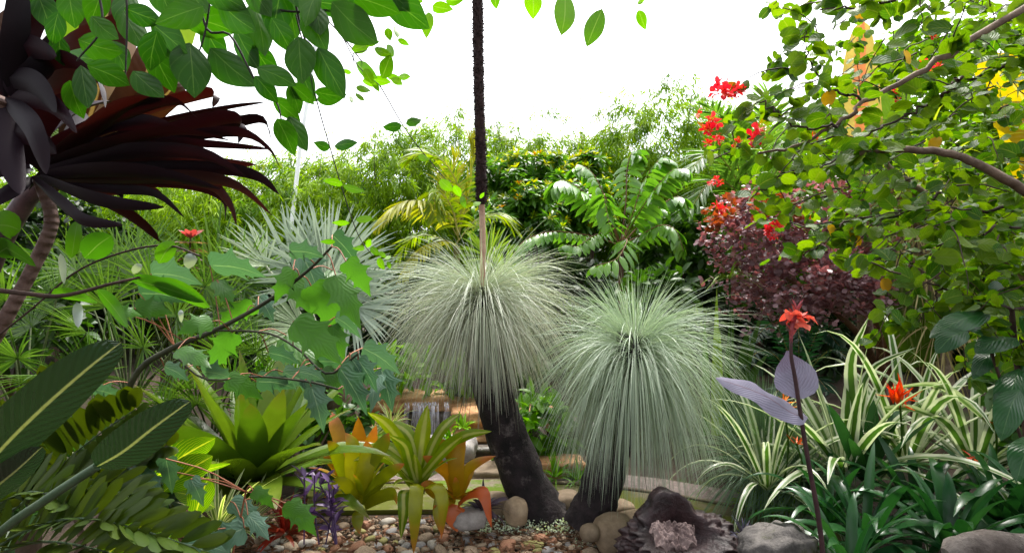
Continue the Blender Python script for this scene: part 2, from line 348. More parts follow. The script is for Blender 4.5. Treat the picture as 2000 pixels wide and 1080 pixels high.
BAM = [(-330, 330, 9.6, 190, 900, 3, 'bright green bamboo clump at the far end of the hedge past the fan palms'), (-60, 330, 9.5, 190, 1100, 3, 'bamboo clump behind the first fan palm fronds'),
       (200, 345, 9.2, 170, 2200, 4, 'feathery green bamboo clump under the dark cordyline leaves'), (420, 350, 9.0, 160, 2400, 6, 'bright bamboo clump behind the red leaved shrub'),
       (600, 318, 9.6, 150, 1900, 9, 'wispy bamboo clump directly behind the silver fan palm'), (750, 275, 9.9, 150, 1900, 11, 'yellow green bamboo clump behind the golden palm frond'),
       (900, 238, 10.2, 150, 1900, 12, 'bamboo clump rising behind the dark flower spike'), (1040, 258, 10.4, 150, 1700, 12, 'bamboo clump with pale wisps above the whorled shrubs'),
       (1175, 262, 10.2, 130, 1500, 10, 'low bamboo clump in the dip of the hedge line'), (1295, 195, 9.8, 140, 2300, 12, 'tallest bamboo clump standing behind the glossy pinnate tree'),
       (1440, 240, 9.6, 150, 1900, 8, 'bamboo clump half hidden by the red flowered branches'), (1620, 240, 9.4, 180, 1900, 5, 'bamboo clump hidden behind the purple smoke bush'),
       (1830, 150, 9.2, 200, 1900, 5, 'bamboo clump behind the banana leaves'), (2080, 130, 9.2, 200, 1700, 3, 'bamboo clump behind the leaning grey branches'), (2350, 200, 9.2, 200, 1000, 2, 'bamboo clump at the end of the hedge past the bauhinia')]
for px, pt, d, w, n, wi, lab in BAM: bamboo(px, pt, d, w, n, lab, wi)
# dim evergreen row that closes the hedge behind the bamboo
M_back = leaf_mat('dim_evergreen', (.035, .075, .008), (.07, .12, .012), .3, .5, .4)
M_bark = rock_mat('brown_bark', (.045, .028, .018), (.12, .08, .055), 9, .9, .7)
BK = ['behind the fan palms', 'behind the bright bamboo', 'behind the silver fan palm', 'behind the golden palm', 'behind the flower spike', 'behind the whorled shrubs', 'behind the pinnate tree', 'behind the purple bush', 'behind the banana leaves', 'behind the bauhinia branches']
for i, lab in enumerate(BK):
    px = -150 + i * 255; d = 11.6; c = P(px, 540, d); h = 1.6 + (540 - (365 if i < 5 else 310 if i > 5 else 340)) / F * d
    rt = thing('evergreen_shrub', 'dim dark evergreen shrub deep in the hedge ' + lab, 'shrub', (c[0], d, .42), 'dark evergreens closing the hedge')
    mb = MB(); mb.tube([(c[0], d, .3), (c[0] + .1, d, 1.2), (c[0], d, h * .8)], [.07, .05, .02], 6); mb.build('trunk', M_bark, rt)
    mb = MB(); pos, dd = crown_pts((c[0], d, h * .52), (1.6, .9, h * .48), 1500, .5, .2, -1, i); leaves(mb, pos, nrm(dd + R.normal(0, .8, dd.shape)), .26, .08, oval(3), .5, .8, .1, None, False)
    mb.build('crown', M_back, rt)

# ------------------------------------------------------------------ whorled shrubs with yellow young tips
M_wh = leaf_mat('whorl_leaf', (.045, .12, .02), (.09, .19, .03), .35, .36, .5)
M_whn = leaf_mat('whorl_young_leaf', (.22, .30, .015), (.38, .38, .02), .5, .45, .4, (1.2, 1.2, .3))
M_who = leaf_mat('whorl_orange_leaf', (.5, .22, .03), (.55, .34, .04), .4, .45, .4, (1.2, 1, .3))
def whorl_shrub(c, r, n, label, young=.35):
    rt = thing('whorled_shrub', label, 'shrub', (c[0], c[1], gz(0, c[1])), 'shrubs with whorled leaves and yellow young tips')
    pos, d = crown_pts(c, r, n, .55, .55, -.5, c[0]); d = nrm(d + np.array([0, -.2, .5]))
    ms = MB()
    for i in range(7):
        q = pos[i * 9 % len(pos)]; ms.tube(spline([(c[0], c[1], gz(0, c[1]) - .05), (np.array([c[0], c[1], c[2] - r[2] * .4]) + q) / 2, q], 7), np.linspace(.025, .006, 7), 5)
    ms.build('branch', M_bark, rt)
    mo, my = MB(), MB()
    def whorl(mb, q, dd, m, L, w, el):
        N = len(q); X = nrm(np.cross(dd, R.normal(0, 1, (N, 3)))); Y = np.cross(dd, X); a = np.linspace(0, 6.28, m, endpoint=False)
        ld = (X[:, None] * np.cos(a)[None, :, None] + Y[:, None] * np.sin(a)[None, :, None]) * math.cos(el) + dd[:, None] * math.sin(el)
        ld = ld.reshape(-1, 3); p = np.repeat(q, m, 0); leaves(mb, p, nrm(ld + R.normal(0, .15, ld.shape)), L * uni(.75, 1.1, N * m), w, oval(4, 1.3, .7), .5, .3, .2, None, True, np.repeat(R.random(N), m))
    whorl(mo, pos, d, 9, .15, .022, .25); whorl(mo, pos - d * .06, d, 8, .16, .024, -.1)
    yy = R.random(len(pos)) < young * (.4 + .9 * (d[:, 2] > .2)); whorl(my, pos[yy] + d[yy] * .02, d[yy], 7, .09, .014, .8)
    mo.build('foliage', M_wh, rt); my.build('young_leaves', M_whn, rt)
    op = pos[(R.random(len(pos)) < .06) & (d[:, 2] > .35)]
    if len(op): m2 = MB(); whorl(m2, op + .03 * UP, np.tile(UP, (len(op), 1)), 6, .07, .012, .9); m2.build('orange_young_leaves', M_who, rt)
whorl_shrub(P(1035, 440, 7.4), (.62, .5, .62), 190, 'dark whorled shrub with yellow tips next to the flower stalk')
whorl_shrub(P(1130, 420, 7.8), (.55, .5, .45), 150, 'whorled shrub with yellow and orange tips beside the glossy pinnate fronds', .5)
whorl_shrub(P(1040, 340, 8.3), (.75, .55, .3), 150, 'upper whorled shrub topped with many yellow orange shoots', .8)
whorl_shrub(P(1150, 350, 8.4), (.28, .3, .4), 60, 'slim whorled shrub poking above the hedge dip', .5)
whorl_shrub(P(975, 480, 7.0), (.3, .3, .4), 60, 'small dark whorled shrub behind the green fan frond', .2)

# broadleaf under-storey between the hedge and the beds
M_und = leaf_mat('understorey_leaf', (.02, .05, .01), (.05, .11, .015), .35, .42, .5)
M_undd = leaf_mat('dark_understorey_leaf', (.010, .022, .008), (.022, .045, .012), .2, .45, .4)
def bush(name, c, r, n, m, L, w, mat, label, cat='shrub', group=None, pr=None, ext=.12, spread=.9, trunk=True, inner=.5, zc=-.7, droop=.5):
    b = gz(c[0], c[1]); rt = thing(name, label, cat, (c[0], c[1], b), group)
    pos, d = crown_pts(c, r, n, inner, .35, zc, c[0] * 3)
    if trunk:
        ms = MB()
        for i in range(5):
            q = pos[(i * 13) % len(pos)]; ms.tube(spline([(c[0] + uni(-.05, .05), c[1], b - .05), (np.array([c[0], c[1], (c[2] + b) / 2])), q], 7), np.linspace(.03, .006, 7), 5)
        ms.build('branch', M_bark, rt)
    mb = MB(); sprays(mb, pos, d, m, L, w, oval(4) if pr is None else pr, spread, droop, ext); mb.build('foliage', mat, rt); return rt
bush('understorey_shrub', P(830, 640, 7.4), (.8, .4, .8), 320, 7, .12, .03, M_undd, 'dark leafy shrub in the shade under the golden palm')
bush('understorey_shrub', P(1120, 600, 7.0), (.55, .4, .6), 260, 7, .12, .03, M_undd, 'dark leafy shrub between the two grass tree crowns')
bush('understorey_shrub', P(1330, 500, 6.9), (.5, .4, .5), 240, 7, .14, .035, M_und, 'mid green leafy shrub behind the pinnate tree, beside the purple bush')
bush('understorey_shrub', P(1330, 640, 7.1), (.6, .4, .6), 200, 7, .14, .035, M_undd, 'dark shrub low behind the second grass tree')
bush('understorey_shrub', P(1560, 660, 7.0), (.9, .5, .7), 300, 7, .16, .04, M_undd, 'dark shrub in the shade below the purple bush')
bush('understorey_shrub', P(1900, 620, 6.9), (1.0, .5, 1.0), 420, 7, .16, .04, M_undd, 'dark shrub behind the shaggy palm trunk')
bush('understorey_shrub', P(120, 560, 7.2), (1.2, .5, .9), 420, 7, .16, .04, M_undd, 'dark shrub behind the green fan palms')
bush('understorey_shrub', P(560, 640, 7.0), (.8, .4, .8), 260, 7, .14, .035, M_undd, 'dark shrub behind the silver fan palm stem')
bush('tall_shrub', P(1850, 250, 6.6), (1.2, .6, 1.1), 520, 8, .13, .045, leaf_mat('fresh_shrub_leaf', (.06, .13, .012), (.15, .25, .02), .5, .45, .4), 'tall fresh green shrub behind the banana leaves')
bush('leafy_shrub', P(1275, 585, 5.9), (.32, .25, .22), 110, 6, .16, .035, M_und, 'leafy green shrub under the pinnate tree fronds')

# ------------------------------------------------------------------ golden palm
M_gold = leaf_mat('golden_frond', (.26, .27, .035), (.40, .40, .07), .45, .42, .5, (1.2, 1.2, .5))
M_goldg = leaf_mat('yellow_green_frond', (.11, .19, .02), (.24, .30, .035), .45, .42, .5, (1.4, 1.4, .5))
M_rach = rock_mat('yellow_stalk', (.22, .2, .04), (.3, .26, .06), 10, .5, .1)
rt = thing('golden_palm', 'yellow golden cane palm with arching feathery fronds beside the dark flower spike', 'palm', P(892, 800, 6.2) * [1, 1, 0] + [0, 0, .3])
mb = MB(); mb.tube([P(892, 830, 6.2), P(890, 650, 6.2), P(892, 480, 6.2)], [.05, .045, .035], 8); mb.build('trunk', rock_mat('palm_stem', (.12, .11, .04), (.2, .17, .07), 6, .7, .3), rt)
def pfrond(root, pts, nl, L, Wd, mat, ang=1.0, lift=.2, droop=.8, rad=.008, sets=(-1, 1), pr=None, rm=None, start=.12, lp=(.35, .5), n=14):
    a, b = MB(), MB(); pinnate(a, b, SP(pts, n), nl, L, Wd, ang, lift, droop, rad, pr, UP, start, sets, .08, lp)
    f = a.build('frond', mat, root); b.build('rachis', rm or M_rach, f); return f
pfrond(rt, [(892, 460, 6.2), (866, 415, 6.1), (820, 392, 5.9), (775, 400, 5.75), (740, 430, 5.7)], 38, .42, .015, M_gold, 1.1, -.1, 1.0)
pfrond(rt, [(892, 480, 6.2), (868, 470, 6.0), (830, 482, 5.8), (800, 510, 5.7), (785, 540, 5.65)], 28, .28, .012, M_gold, 1.0, -.1, .9)
pfrond(rt, [(896, 460, 6.2), (900, 380, 6.15), (870, 320, 6.1), (830, 300, 6.1), (795, 312, 6.1)], 34, .36, .014, M_goldg, 1.0, .1, .7)
pfrond(rt, [(896, 460, 6.2), (915, 380, 6.2), (925, 310, 6.2), (922, 285, 6.2)], 18, .36, .02, M_gold, .35, .1, .1)
pfrond(rt, [(896, 460, 6.2), (885, 400, 6.3), (880, 350, 6.4), (895, 305, 6.4)], 24, .34, .014, M_gold, .8, .2, .3)
pfrond(rt, [(896, 470, 6.2), (880, 400, 6.0), (850, 375, 5.9), (850, 420, 5.8)], 22, .36, .014, M_goldg, 1.0, -.1, 1.0)
pfrond(rt, [(892, 475, 6.2), (930, 430, 6.3), (975, 420, 6.4), (1010, 450, 6.4)], 26, .32, .013, M_goldg, 1.0, .1, .9)
pfrond(rt, [(892, 480, 6.2), (840, 460, 6.3), (800, 470, 6.4), (770, 520, 6.4)], 26, .3, .013, M_goldg, 1.0, .1, .9)
# small green fan frond plant behind the stalk
M_fang = leaf_mat('green_fan', (.10, .17, .03), (.20, .28, .06), .35, .4, .5)
rt = thing('fan_palm', 'small yellow green fan palm just behind the base of the flower stalk', 'palm', P(960, 800, 5.0) * [1, 1, 0] + [0, 0, .0])
for (hx, hy, hd), ax, rr in (((955, 505, 5.0), (-.45, -.1, 1), .34), ((985, 540, 5.2), (.6, -.2, .8), .34), ((930, 560, 5.2), (-.8, .1, .6), .32)):
    a = MB(); fan(a, P(hx, hy, hd), ax, (.2, -1, .3), rr, 26, 1.5, .6, .3, .4); f = a.build('frond', M_fang, rt)
    b = MB(); b.tube(spline([P(960, 800, 5.0), (P(960, 800, 5.0) + P(hx, hy, hd)) / 2 + [.02, 0, 0], P(hx, hy, hd)], 7), .006, 5); b.build('petiole', M_rach, f)

# ------------------------------------------------------------------ glossy pinnate tree (broad leaflets)
M_pin = leaf_mat('glossy_pinnate', (.08, .19, .03), (.14, .27, .05), .35, .22, .8, blotch=.2, veins=.2, vfreq=40)
M_pinst = rock_mat('reddish_stalk', (.16, .07, .04), (.22, .12, .06), 8, .6, .2)
rt = thing('pinnate_tree', 'glossy green pinnate tree fern like crown of broad hanging leaflets behind the second grass tree', 'tree', P(1215, 830, 5.5) * [1, 1, 0] + [0, 0, .05])
mb = MB(); mb.tube(spline([P(1215, 850, 5.5), P(1214, 640, 5.5), P(1212, 470, 5.5)], 12), np.linspace(.035, .025, 12), 8, .04); mb.build('trunk', rock_mat('pinnate_trunk', (.06, .03, .025), (.14, .07, .05), 12, .8, .6), rt)
B5 = (1212, 480, 5.5); lpr = oval(5, .9, .55)
for pts, nl, L in (([B5, (1160, 462, 5.35), (1080, 452, 5.2), (1025, 470, 5.1), (1000, 500, 5.05)], 22, .17), ([B5, (1190, 455, 5.4), (1160, 460, 5.2), (1130, 480, 5.05), (1105, 478, 5.0)], 15, .16),
                   ([B5, (1185, 420, 5.4), (1140, 375, 5.3), (1100, 352, 5.2), (1080, 365, 5.15)], 20, .26), ([B5, (1190, 410, 5.5), (1165, 350, 5.5), (1140, 325, 5.5), (1120, 330, 5.4)], 18, .22),
                   ([B5, (1222, 400, 5.5), (1225, 330, 5.6), (1235, 300, 5.6), (1250, 305, 5.5)], 20, .2), ([B5, (1235, 420, 5.4), (1255, 360, 5.3), (1285, 315, 5.2), (1305, 312, 5.2)], 20, .2),
                   ([B5, (1240, 430, 5.3), (1275, 375, 5.1), (1310, 335, 5.0), (1335, 330, 4.95)], 20, .22), ([B5, (1250, 440, 5.4), (1300, 395, 5.4), (1330, 385, 5.3), (1345, 410, 5.3)], 18, .2),
                   ([B5, (1250, 460, 5.3), (1290, 440, 5.1), (1320, 450, 5.0), (1335, 490, 4.95)], 16, .22), ([B5, (1200, 440, 5.2), (1188, 400, 4.9), (1180, 380, 4.8), (1190, 440, 4.7)], 14, .2),
                   ([B5, (1215, 470, 5.2), (1225, 470, 4.95), (1205, 505, 4.8), (1160, 520, 4.75)], 12, .2)):
    pfrond(rt, pts, nl, L, .03, M_pin, 1.25, -.35, 1.1, .008, (-1, 1), lpr, M_pinst, .22, (.15, .25))
# young fern frond hanging below it
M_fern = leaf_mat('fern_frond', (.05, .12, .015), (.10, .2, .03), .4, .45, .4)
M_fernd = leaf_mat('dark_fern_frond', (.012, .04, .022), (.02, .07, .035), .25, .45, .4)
rt = thing('fern', 'small bright fern with narrow fronds against the dark gap over the second grass tree', 'fern', P(1228, 700, 5.2) * [1, 1, 0])
for pts in ([(1222, 640, 5.0), (1225, 590, 5.0), (1222, 545, 4.95)], [(1228, 640, 5.0), (1250, 590, 4.9), (1285, 560, 4.8)], [(1220, 640, 5.0), (1190, 600, 4.9), (1150, 580, 4.8)]):
    pfrond(rt, pts, 20, .09, .009, M_fern, 1.2, .1, .4, .004)
# feathery palm behind the bauhinia
M_fpalm = leaf_mat('feather_palm', (.06, .13, .025), (.13, .22, .06), .4, .4, .5)
rt = thing('feather_palm', 'feathery green palm with stiff fronds behind the red bauhinia flowers', 'palm', P(1480, 800, 6.8) * [1, 1, 0] + [0, 0, .3])
mb = MB(); mb.tube([P(1480, 860, 6.8), P(1480, 600, 6.8), P(1475, 400, 6.8)], [.08, .07, .05], 8); mb.build('trunk', M_bark, rt)
for e, mdl in (((1350, 330), (1400, 300)), ((1340, 420), (1400, 350)), ((1390, 210), (1440, 280)), ((1500, 180), (1490, 280)), ((1610, 250), (1550, 280)), ((1640, 380), (1560, 330)), ((1430, 240), (1440, 320))):
    pfrond(rt, [(1475, 410, 6.8), (mdl[0], mdl[1], 6.6), (e[0], e[1], 6.3)], 34, .42, .014, M_fpalm, .9, .1, .4, .01)

# ------------------------------------------------------------------ sail pole seen through the vine
mb = MB(); mb.tube([P(560, 520, 8.2), P(585, 300, 8.2), P(615, 100, 8.2), P(630, -40, 8.2)], .03, 10)
tag(mb.build('pole', rock_mat('white_paint', (.88, .89, .9), (.92, .92, .92), 3, .5, .05)), 'slim white leaning pole rising out of the hedge into the sky', 'pole')

# ------------------------------------------------------------------ smoke bush
M_smk = leaf_mat('purple_leaf', (.12, .065, .075), (.31, .205, .225), .3, .38, .6, (1.8, .8, .7), blotch=.25)
M_smo = leaf_mat('copper_leaf', (.16, .045, .02), (.24, .09, .03), .4, .4, .5, (1.6, .9, .5))
def purple_bush():
    rt = thing('smoke_bush', 'purple leaved smoke bush with copper tinted top and reddish brown stems', 'bush', P(1660, 790, 5.0) * [1, 1, 0])
    for bx, pts in ((1720, [(1728, 880, 5.0), (1722, 760, 5.0), (1716, 660, 5.0), (1690, 560, 4.9), (1600, 480, 4.8)]), (1750, [(1752, 880, 5.1), (1745, 760, 5.1), (1730, 660, 5.1), (1740, 560, 5.0), (1700, 440, 5.0)]), (1660, [(1735, 870, 5.05), (1700, 690, 5.0), (1620, 600, 4.8), (1530, 540, 4.7)])):
        mb = MB(); mb.tube(SP(pts, 14), np.linspace(.045, .012, 14), 8, .06); mb.build('trunk', rock_mat('red_bark', (.09, .04, .022), (.20, .10, .05), 9, .85, .7), rt)
    mb = MB(); mo = MB()
    for (px, py, d, rx, rz, n, sd_) in ((1490, 480, 4.75, .42, .33, 200, 1), (1560, 545, 4.6, .5, .3, 200, 2), (1650, 570, 4.7, .36, .24, 150, 3), (1600, 440, 4.9, .5, .35, 220, 4), (1500, 600, 4.7, .3, .2, 70, 5), (1700, 500, 5.0, .4, .4, 160, 6), (1480, 410, 4.8, .3, .16, 70, 7)):
        pos, dd = crown_pts(P(px, py, d), (rx, .35, rz), n, .35, .6, -1, sd_)
        out = nrm(dd * [1, 1, .3] + [0, -.3, .2]); sprays(mb, pos, out, 8, .05, .021, oval(4, 1.15, .6), .8, .2, .12, .45, .1)
    pos, dd = crown_pts(P(1475, 430, 4.55), (.33, .25, .16), 60, .6, .3, -.3, 9); sprays(mo, pos, dd, 7, .058, .022, oval(4, 1.15, .6), .8, .2, .1, .5, .1)
    mb.build('foliage', M_smk, rt); mo.build('copper_foliage', M_smo, rt)
purple_bush()
# ------------------------------------------------------------------ grass trees
M_gt1 = leaf_mat('grass_needle', (.32, .38, .28), (.45, .43, .38), .3, .45, .5, (1.1, 1.1, .8), blotch=.1)
M_gt2 = leaf_mat('green_grass_needle', (.30, .37, .28), (.41, .45, .37), .3, .42, .5, (1.1, 1.2, .8), blotch=.1)
M_char = rock_mat('charred_trunk', (.005, .0038, .0042), (.028, .019, .021), 9, .85, 1.0, (.11, .09, .088), .22, 38, .35, .025)
M_dead = leaf_mat('dead_needle', (.12, .10, .085), (.25, .22, .2), .1, .6, .3)
def grass_tree(label, trunk, rads, c, n, L, mat, up_l, spread, seed, sk, kd, e0, hang):
    base = P(*trunk[0]); rt = thing('grass_tree', label, 'grass tree', (base[0], base[1], 0), None)
    tp = SP(trunk, 26); mb = MB(); k = 22; mb.tube(tp, np.interp(np.linspace(0, 1, 26), np.linspace(0, 1, len(rads)), rads), k, .045); tr = mb.build('trunk', M_char, rt)
    u = np.sort(R.random(n) ** .7); az = uni(0, 6.283, n)
    elev = np.radians(np.interp(u, [0, .1, .3, .6, 1], [e0, e0 * .68, 30, 10, -28]) + R.normal(0, 9, n)); d = np.stack([np.cos(az) * np.cos(elev), np.sin(az) * np.cos(elev), np.sin(elev)], -1)
    wild = R.random(n) < .10; d[wild] = nrm(d[wild] + R.normal(0, .45, (wild.sum(), 3)))
    b = np.asarray(c) + np.stack([np.cos(az) * .05, np.sin(az) * .05, -.22 * u], -1)
    ln = L * np.interp(u, [0, .12, .3, .7, 1], [up_l, up_l * 1.1, .76, .86, hang]) * np.where(R.random(n) < .2, uni(.35, .8, n), uni(.75, 1.1, n))
    kk = np.interp(u, [0, .12, .3, .5, 1], [.3, .55, 1.1, kd * .62, kd * 1.3]) * uni(.5, 1.5, n) * np.where(R.random(n) < .07, .35, 1)
    Pt = arcs(b, d, ln, kk, 14, 1.45)
    t = np.linspace(0, 1, 14); w = .0015 * np.minimum(1, (1.02 - t) * 3) ** .6
    hint = R.normal(0, 1, (n, 3))
    hs_ = nrm(np.cross(d, hint))
    h1 = u < .45
    for nm, s in (('upper_needles', h1), ('hanging_needles', ~h1)):
        mb = MB(); mb.rib(Pt[s], w[None], hs_[s], 0, None, np.clip(u[s] * .75 + R.normal(0, .18, s.sum()), 0, 1), False); mb.build(nm, mat, rt)
    # dead needles lying along the upper trunk
    m = sk; i = R.integers(15, 25, m); a = uni(0, 6.283, m); rr = np.interp(i / 25, np.linspace(0, 1, len(rads)), rads) + .012
    b = tp[i] + np.stack([np.cos(a) * rr, np.sin(a) * rr, 0 * a], -1); d = np.stack([np.cos(a) * .35, np.sin(a) * .35, -1 + 0 * a], -1)
    mb = MB(); mb.rib(arcs(b, d, uni(.15, .36, m), 1.2, 7), (.0018 * np.ones(7))[None], R.normal(0, 1, (m, 3)), 0, None, None, False); mb.build('dead_skirt', M_dead, rt)
    return rt, tr
c1 = P(942, 556, 3.75)
gt, _ = grass_tree('grass tree with a tall dark flower spike, grey drooping needles and leaning black trunk', [(1062, 1022, 3.75), (1035, 960, 3.75), (990, 850, 3.75), (955, 740, 3.75), (938, 640, 3.75), (940, 560, 3.75)], [.215, .15, .132, .122, .115, .09], c1, 3000, .97, M_gt1, .46, 1, 1, 240, 3.3, 58, .60)
M_stalk = rock_mat('spike_stalk', (.30, .16, .11), (.42, .27, .2), 8, .6, .2)
M_spike = rock_mat('flower_spike', (.022, .010, .010), (.06, .028, .025), 40, .8, 1.0, None, .5, 120, .3, .012)
mb = MB(); mb.tube(SP([(943, 560, 3.75), (943, 470, 3.75), (941, 400, 3.75)], 10), .0195, 10); stk = mb.build('flower_stalk', M_stalk, gt)
sp_path = SP([(941, 400, 3.75), (939, 300, 3.75), (935, 150, 3.75), (933, 0, 3.75), (931, -160, 3.75)], 90)
mb = MB(); mb.tube(sp_path, np.concatenate([[.022, .03], np.full(78, .0335), np.linspace(.033, .008, 10)]), 14, .10)
n = 3600; i = R.integers(1, 88, n); a = uni(0, 6.283, n); o3 = np.stack([np.cos(a), np.sin(a), uni(-.5, .5, n)], -1)
leaves(mb, sp_path[i] + o3 * [.028, .028, 0] + uni(-.02, .02, (n, 1)) * UP, o3, uni(.010, .026, n), .0032, prof(3, .2, .4), 0, .8, 0, None, False); mb.build('flower_spike', M_spike, gt)
c2 = P(1240, 655, 3.45)
grass_tree('bushier green grass tree without a spike, needles hanging almost to the path', [(1150, 1026, 3.5), (1170, 960, 3.5), (1195, 870, 3.48), (1222, 760, 3.46), (1238, 650, 3.45)], [.155, .125, .118, .118, .095], c2, 3100, .94, M_gt2, .44, 1, 2, 160, 4.8, 80, .84)

# ------------------------------------------------------------------ silver fan palm
M_silv = leaf_mat('silver_fan', (.26, .32, .25), (.40, .46, .38), .25, .5, .4, (1.0, 1.05, .9), blotch=.08)
M_silg = leaf_mat('silver_green_fan', (.22, .29, .16), (.34, .40, .27), .25, .5, .4, (1.1, 1.2, .7))
M_pet = rock_mat('pale_petiole', (.28, .3, .2), (.4, .42, .32), 12, .6, .2)
rt = thing('silver_fan_palm', 'large silvery fan palm with pleated stiff fronds behind the lobed leaves', 'palm', P(650, 800, 4.8) * [1, 1, 0])
mb = MB(); mb.tube([P(655, 905, 4.8), P(652, 800, 4.8), P(650, 720, 4.8)], [.13, .13, .1], 10, .1); mb.build('trunk', M_bark, rt)
crown = P(650, 735, 4.8)
for h, ax, nv, rr, half, mt, nl in (((638, 556, 4.5), (.14, .05, 1), (.1, -1, .12), .66, 2.0, M_silv, 44), ((575, 540, 4.9), (-.3, .2, 1), (.25, -1, .2), .68, 1.5, M_silv, 38),
                                    ((690, 600, 4.5), (.9, -.25, -.2), (-.1, -.9, .45), .55, 1.9, M_silv, 40), ((640, 545, 5.0), (.35, .3, 1), (.2, -1, .2), .74, 1.3, M_silv, 34),
                                    ((520, 520, 4.6), (-.9, -.1, .75), (.3, -.6, .7), .42, 1.1, M_silg, 22), ((590, 640, 4.6), (-.8, -.3, -.1), (0, -.8, .6), .55, 1.6, M_silg, 32)):
    a = MB(); fan(a, P(*h), ax, nv, rr, nl, half, .48, .3, .42, .03, n=10, wide=1.25); f = a.build('frond', mt, rt)
    b = MB(); b.tube(spline([crown, (crown + P(*h)) / 2 + [0, .03, .05], P(*h)], 8), np.linspace(.018, .01, 8), 6); b.build('petiole', M_pet, f)

# ------------------------------------------------------------------ green fan palms
M_cham = leaf_mat('green_fan_palm', (.03, .07, .014), (.10, .17, .04), .35, .38, .5)
M_gpet = rock_mat('green_petiole', (.03, .05, .012), (.07, .09, .025), 10, .6, .1)
def fan_palm(label, base, hubs, R0):
    b0 = P(*base); rt = thing('fan_palm', label, 'palm', (b0[0], b0[1], 0), 'clumping green fan palms')
    mb = MB(); mb.tube([(b0[0], b0[1], -.05), (b0[0], b0[1], b0[2])], [.08, .07], 9, .15); mb.build('trunk', M_bark, rt)
    for hx, hy, hd in hubs:
        h = P(hx, hy, hd); out = nrm(h - b0); ax = nrm(out + R.normal(0, .25, 3)); nv = nrm(np.array([uni(-.5, .5), -1, uni(.0, .8)]))
        a = MB(); fan(a, h, ax, nv, R0 * uni(.8, 1.15), 30, uni(1.7, 2.4), .28, .3, .35, .03, n=7); f = a.build('frond', M_cham, rt)
        c = MB(); c.tube(spline([b0, (b0 + h) / 2 + [0, 0, .06], h], 8), np.linspace(.009, .005, 8), 5); c.build('petiole', M_gpet, f)
fan_palm('green fan palm at the edge of the bed, below the brown cordyline stem', (50, 860, 3.3), [(35, 700, 3.1), (110, 585, 3.4), (95, 735, 3.0), (170, 650, 3.3), (10, 590, 3.4), (60, 640, 3.6), (180, 740, 3.2), (-50, 680, 3.2), (-20, 780, 3.0), (110, 810, 2.9)], .36)
fan_palm('green fan palm fanned out behind the curved brown twig', (250, 800, 3.7), [(345, 620, 3.5), (300, 560, 3.7), (230, 520, 3.8), (400, 560, 3.9), (210, 600, 3.6), (280, 680, 3.3), (150, 530, 3.9), (350, 700, 3.4), (265, 510, 4.0), (430, 600, 4.0), (190, 560, 4.0)], .38)
fan_palm('green fan palm low down beside the giant bromeliad', (410, 880, 3.8), [(455, 745, 3.6), (385, 790, 3.5), (500, 690, 3.9), (430, 690, 3.8), (350, 760, 3.6), (520, 760, 3.8), (470, 640, 4.1), (320, 800, 3.5)], .36)
# tall stiff fan fronds of another palm under the hedge
fan_palm('upright fan palm with long straight leaflets under the hedge', (330, 720, 4.8), [(180, 560, 4.7), (260, 545, 4.7), (340, 540, 4.7), (420, 540, 4.7), (130, 590, 4.6), (470, 560, 4.7)], .62)

# ------------------------------------------------------------------ rosette shrub with red top
M_rr = leaf_mat('red_rosette', (.22, .04, .035), (.34, .10, .09), .35, .4, .5, (1.6, .8, .7)); M_rb = leaf_mat('bronze_rosette', (.10, .06, .045), (.22, .13, .10), .3, .4, .5)
rt = thing('red_shrub', 'small bronze shrub with a red leaf rosette in front of the bamboo', 'shrub', P(372, 700, 4.6) * [1, 1, 0])
mb = MB(); mb.tube([P(372, 860, 4.6), P(368, 560, 4.6), P(372, 465, 4.6)], [.014, .012, .008], 6); mb.build('stem', M_bark, rt)
def whorl_at(mb, q, m, L, w, el, pr=None):
    a = np.linspace(0, 6.28, m, endpoint=False) + uni(0, 1); e = math.radians(el)
    d = np.stack([np.cos(a) * math.cos(e), np.sin(a) * math.cos(e), np.full(m, math.sin(e))], -1)
    leaves(mb, np.tile(q, (m, 1)), d, L * uni(.8, 1.1, m), w, oval(5, 1.2, .6) if pr is None else pr, .4, .2, .2)
mb = MB()
for z, e in ((475, 10), (490, 5), (505, 0), (520, -10), (538, -15), (556, -10)): whorl_at(mb, P(370, z, 4.6), 8, .13, .025, e)
mb.build('foliage', M_rb, rt); mb = MB(); whorl_at(mb, P(372, 466, 4.6), 8, .12, .024, 45); whorl_at(mb, P(372, 468, 4.6), 6, .09, .02, 70); mb.build('red_leaves', M_rr, rt)

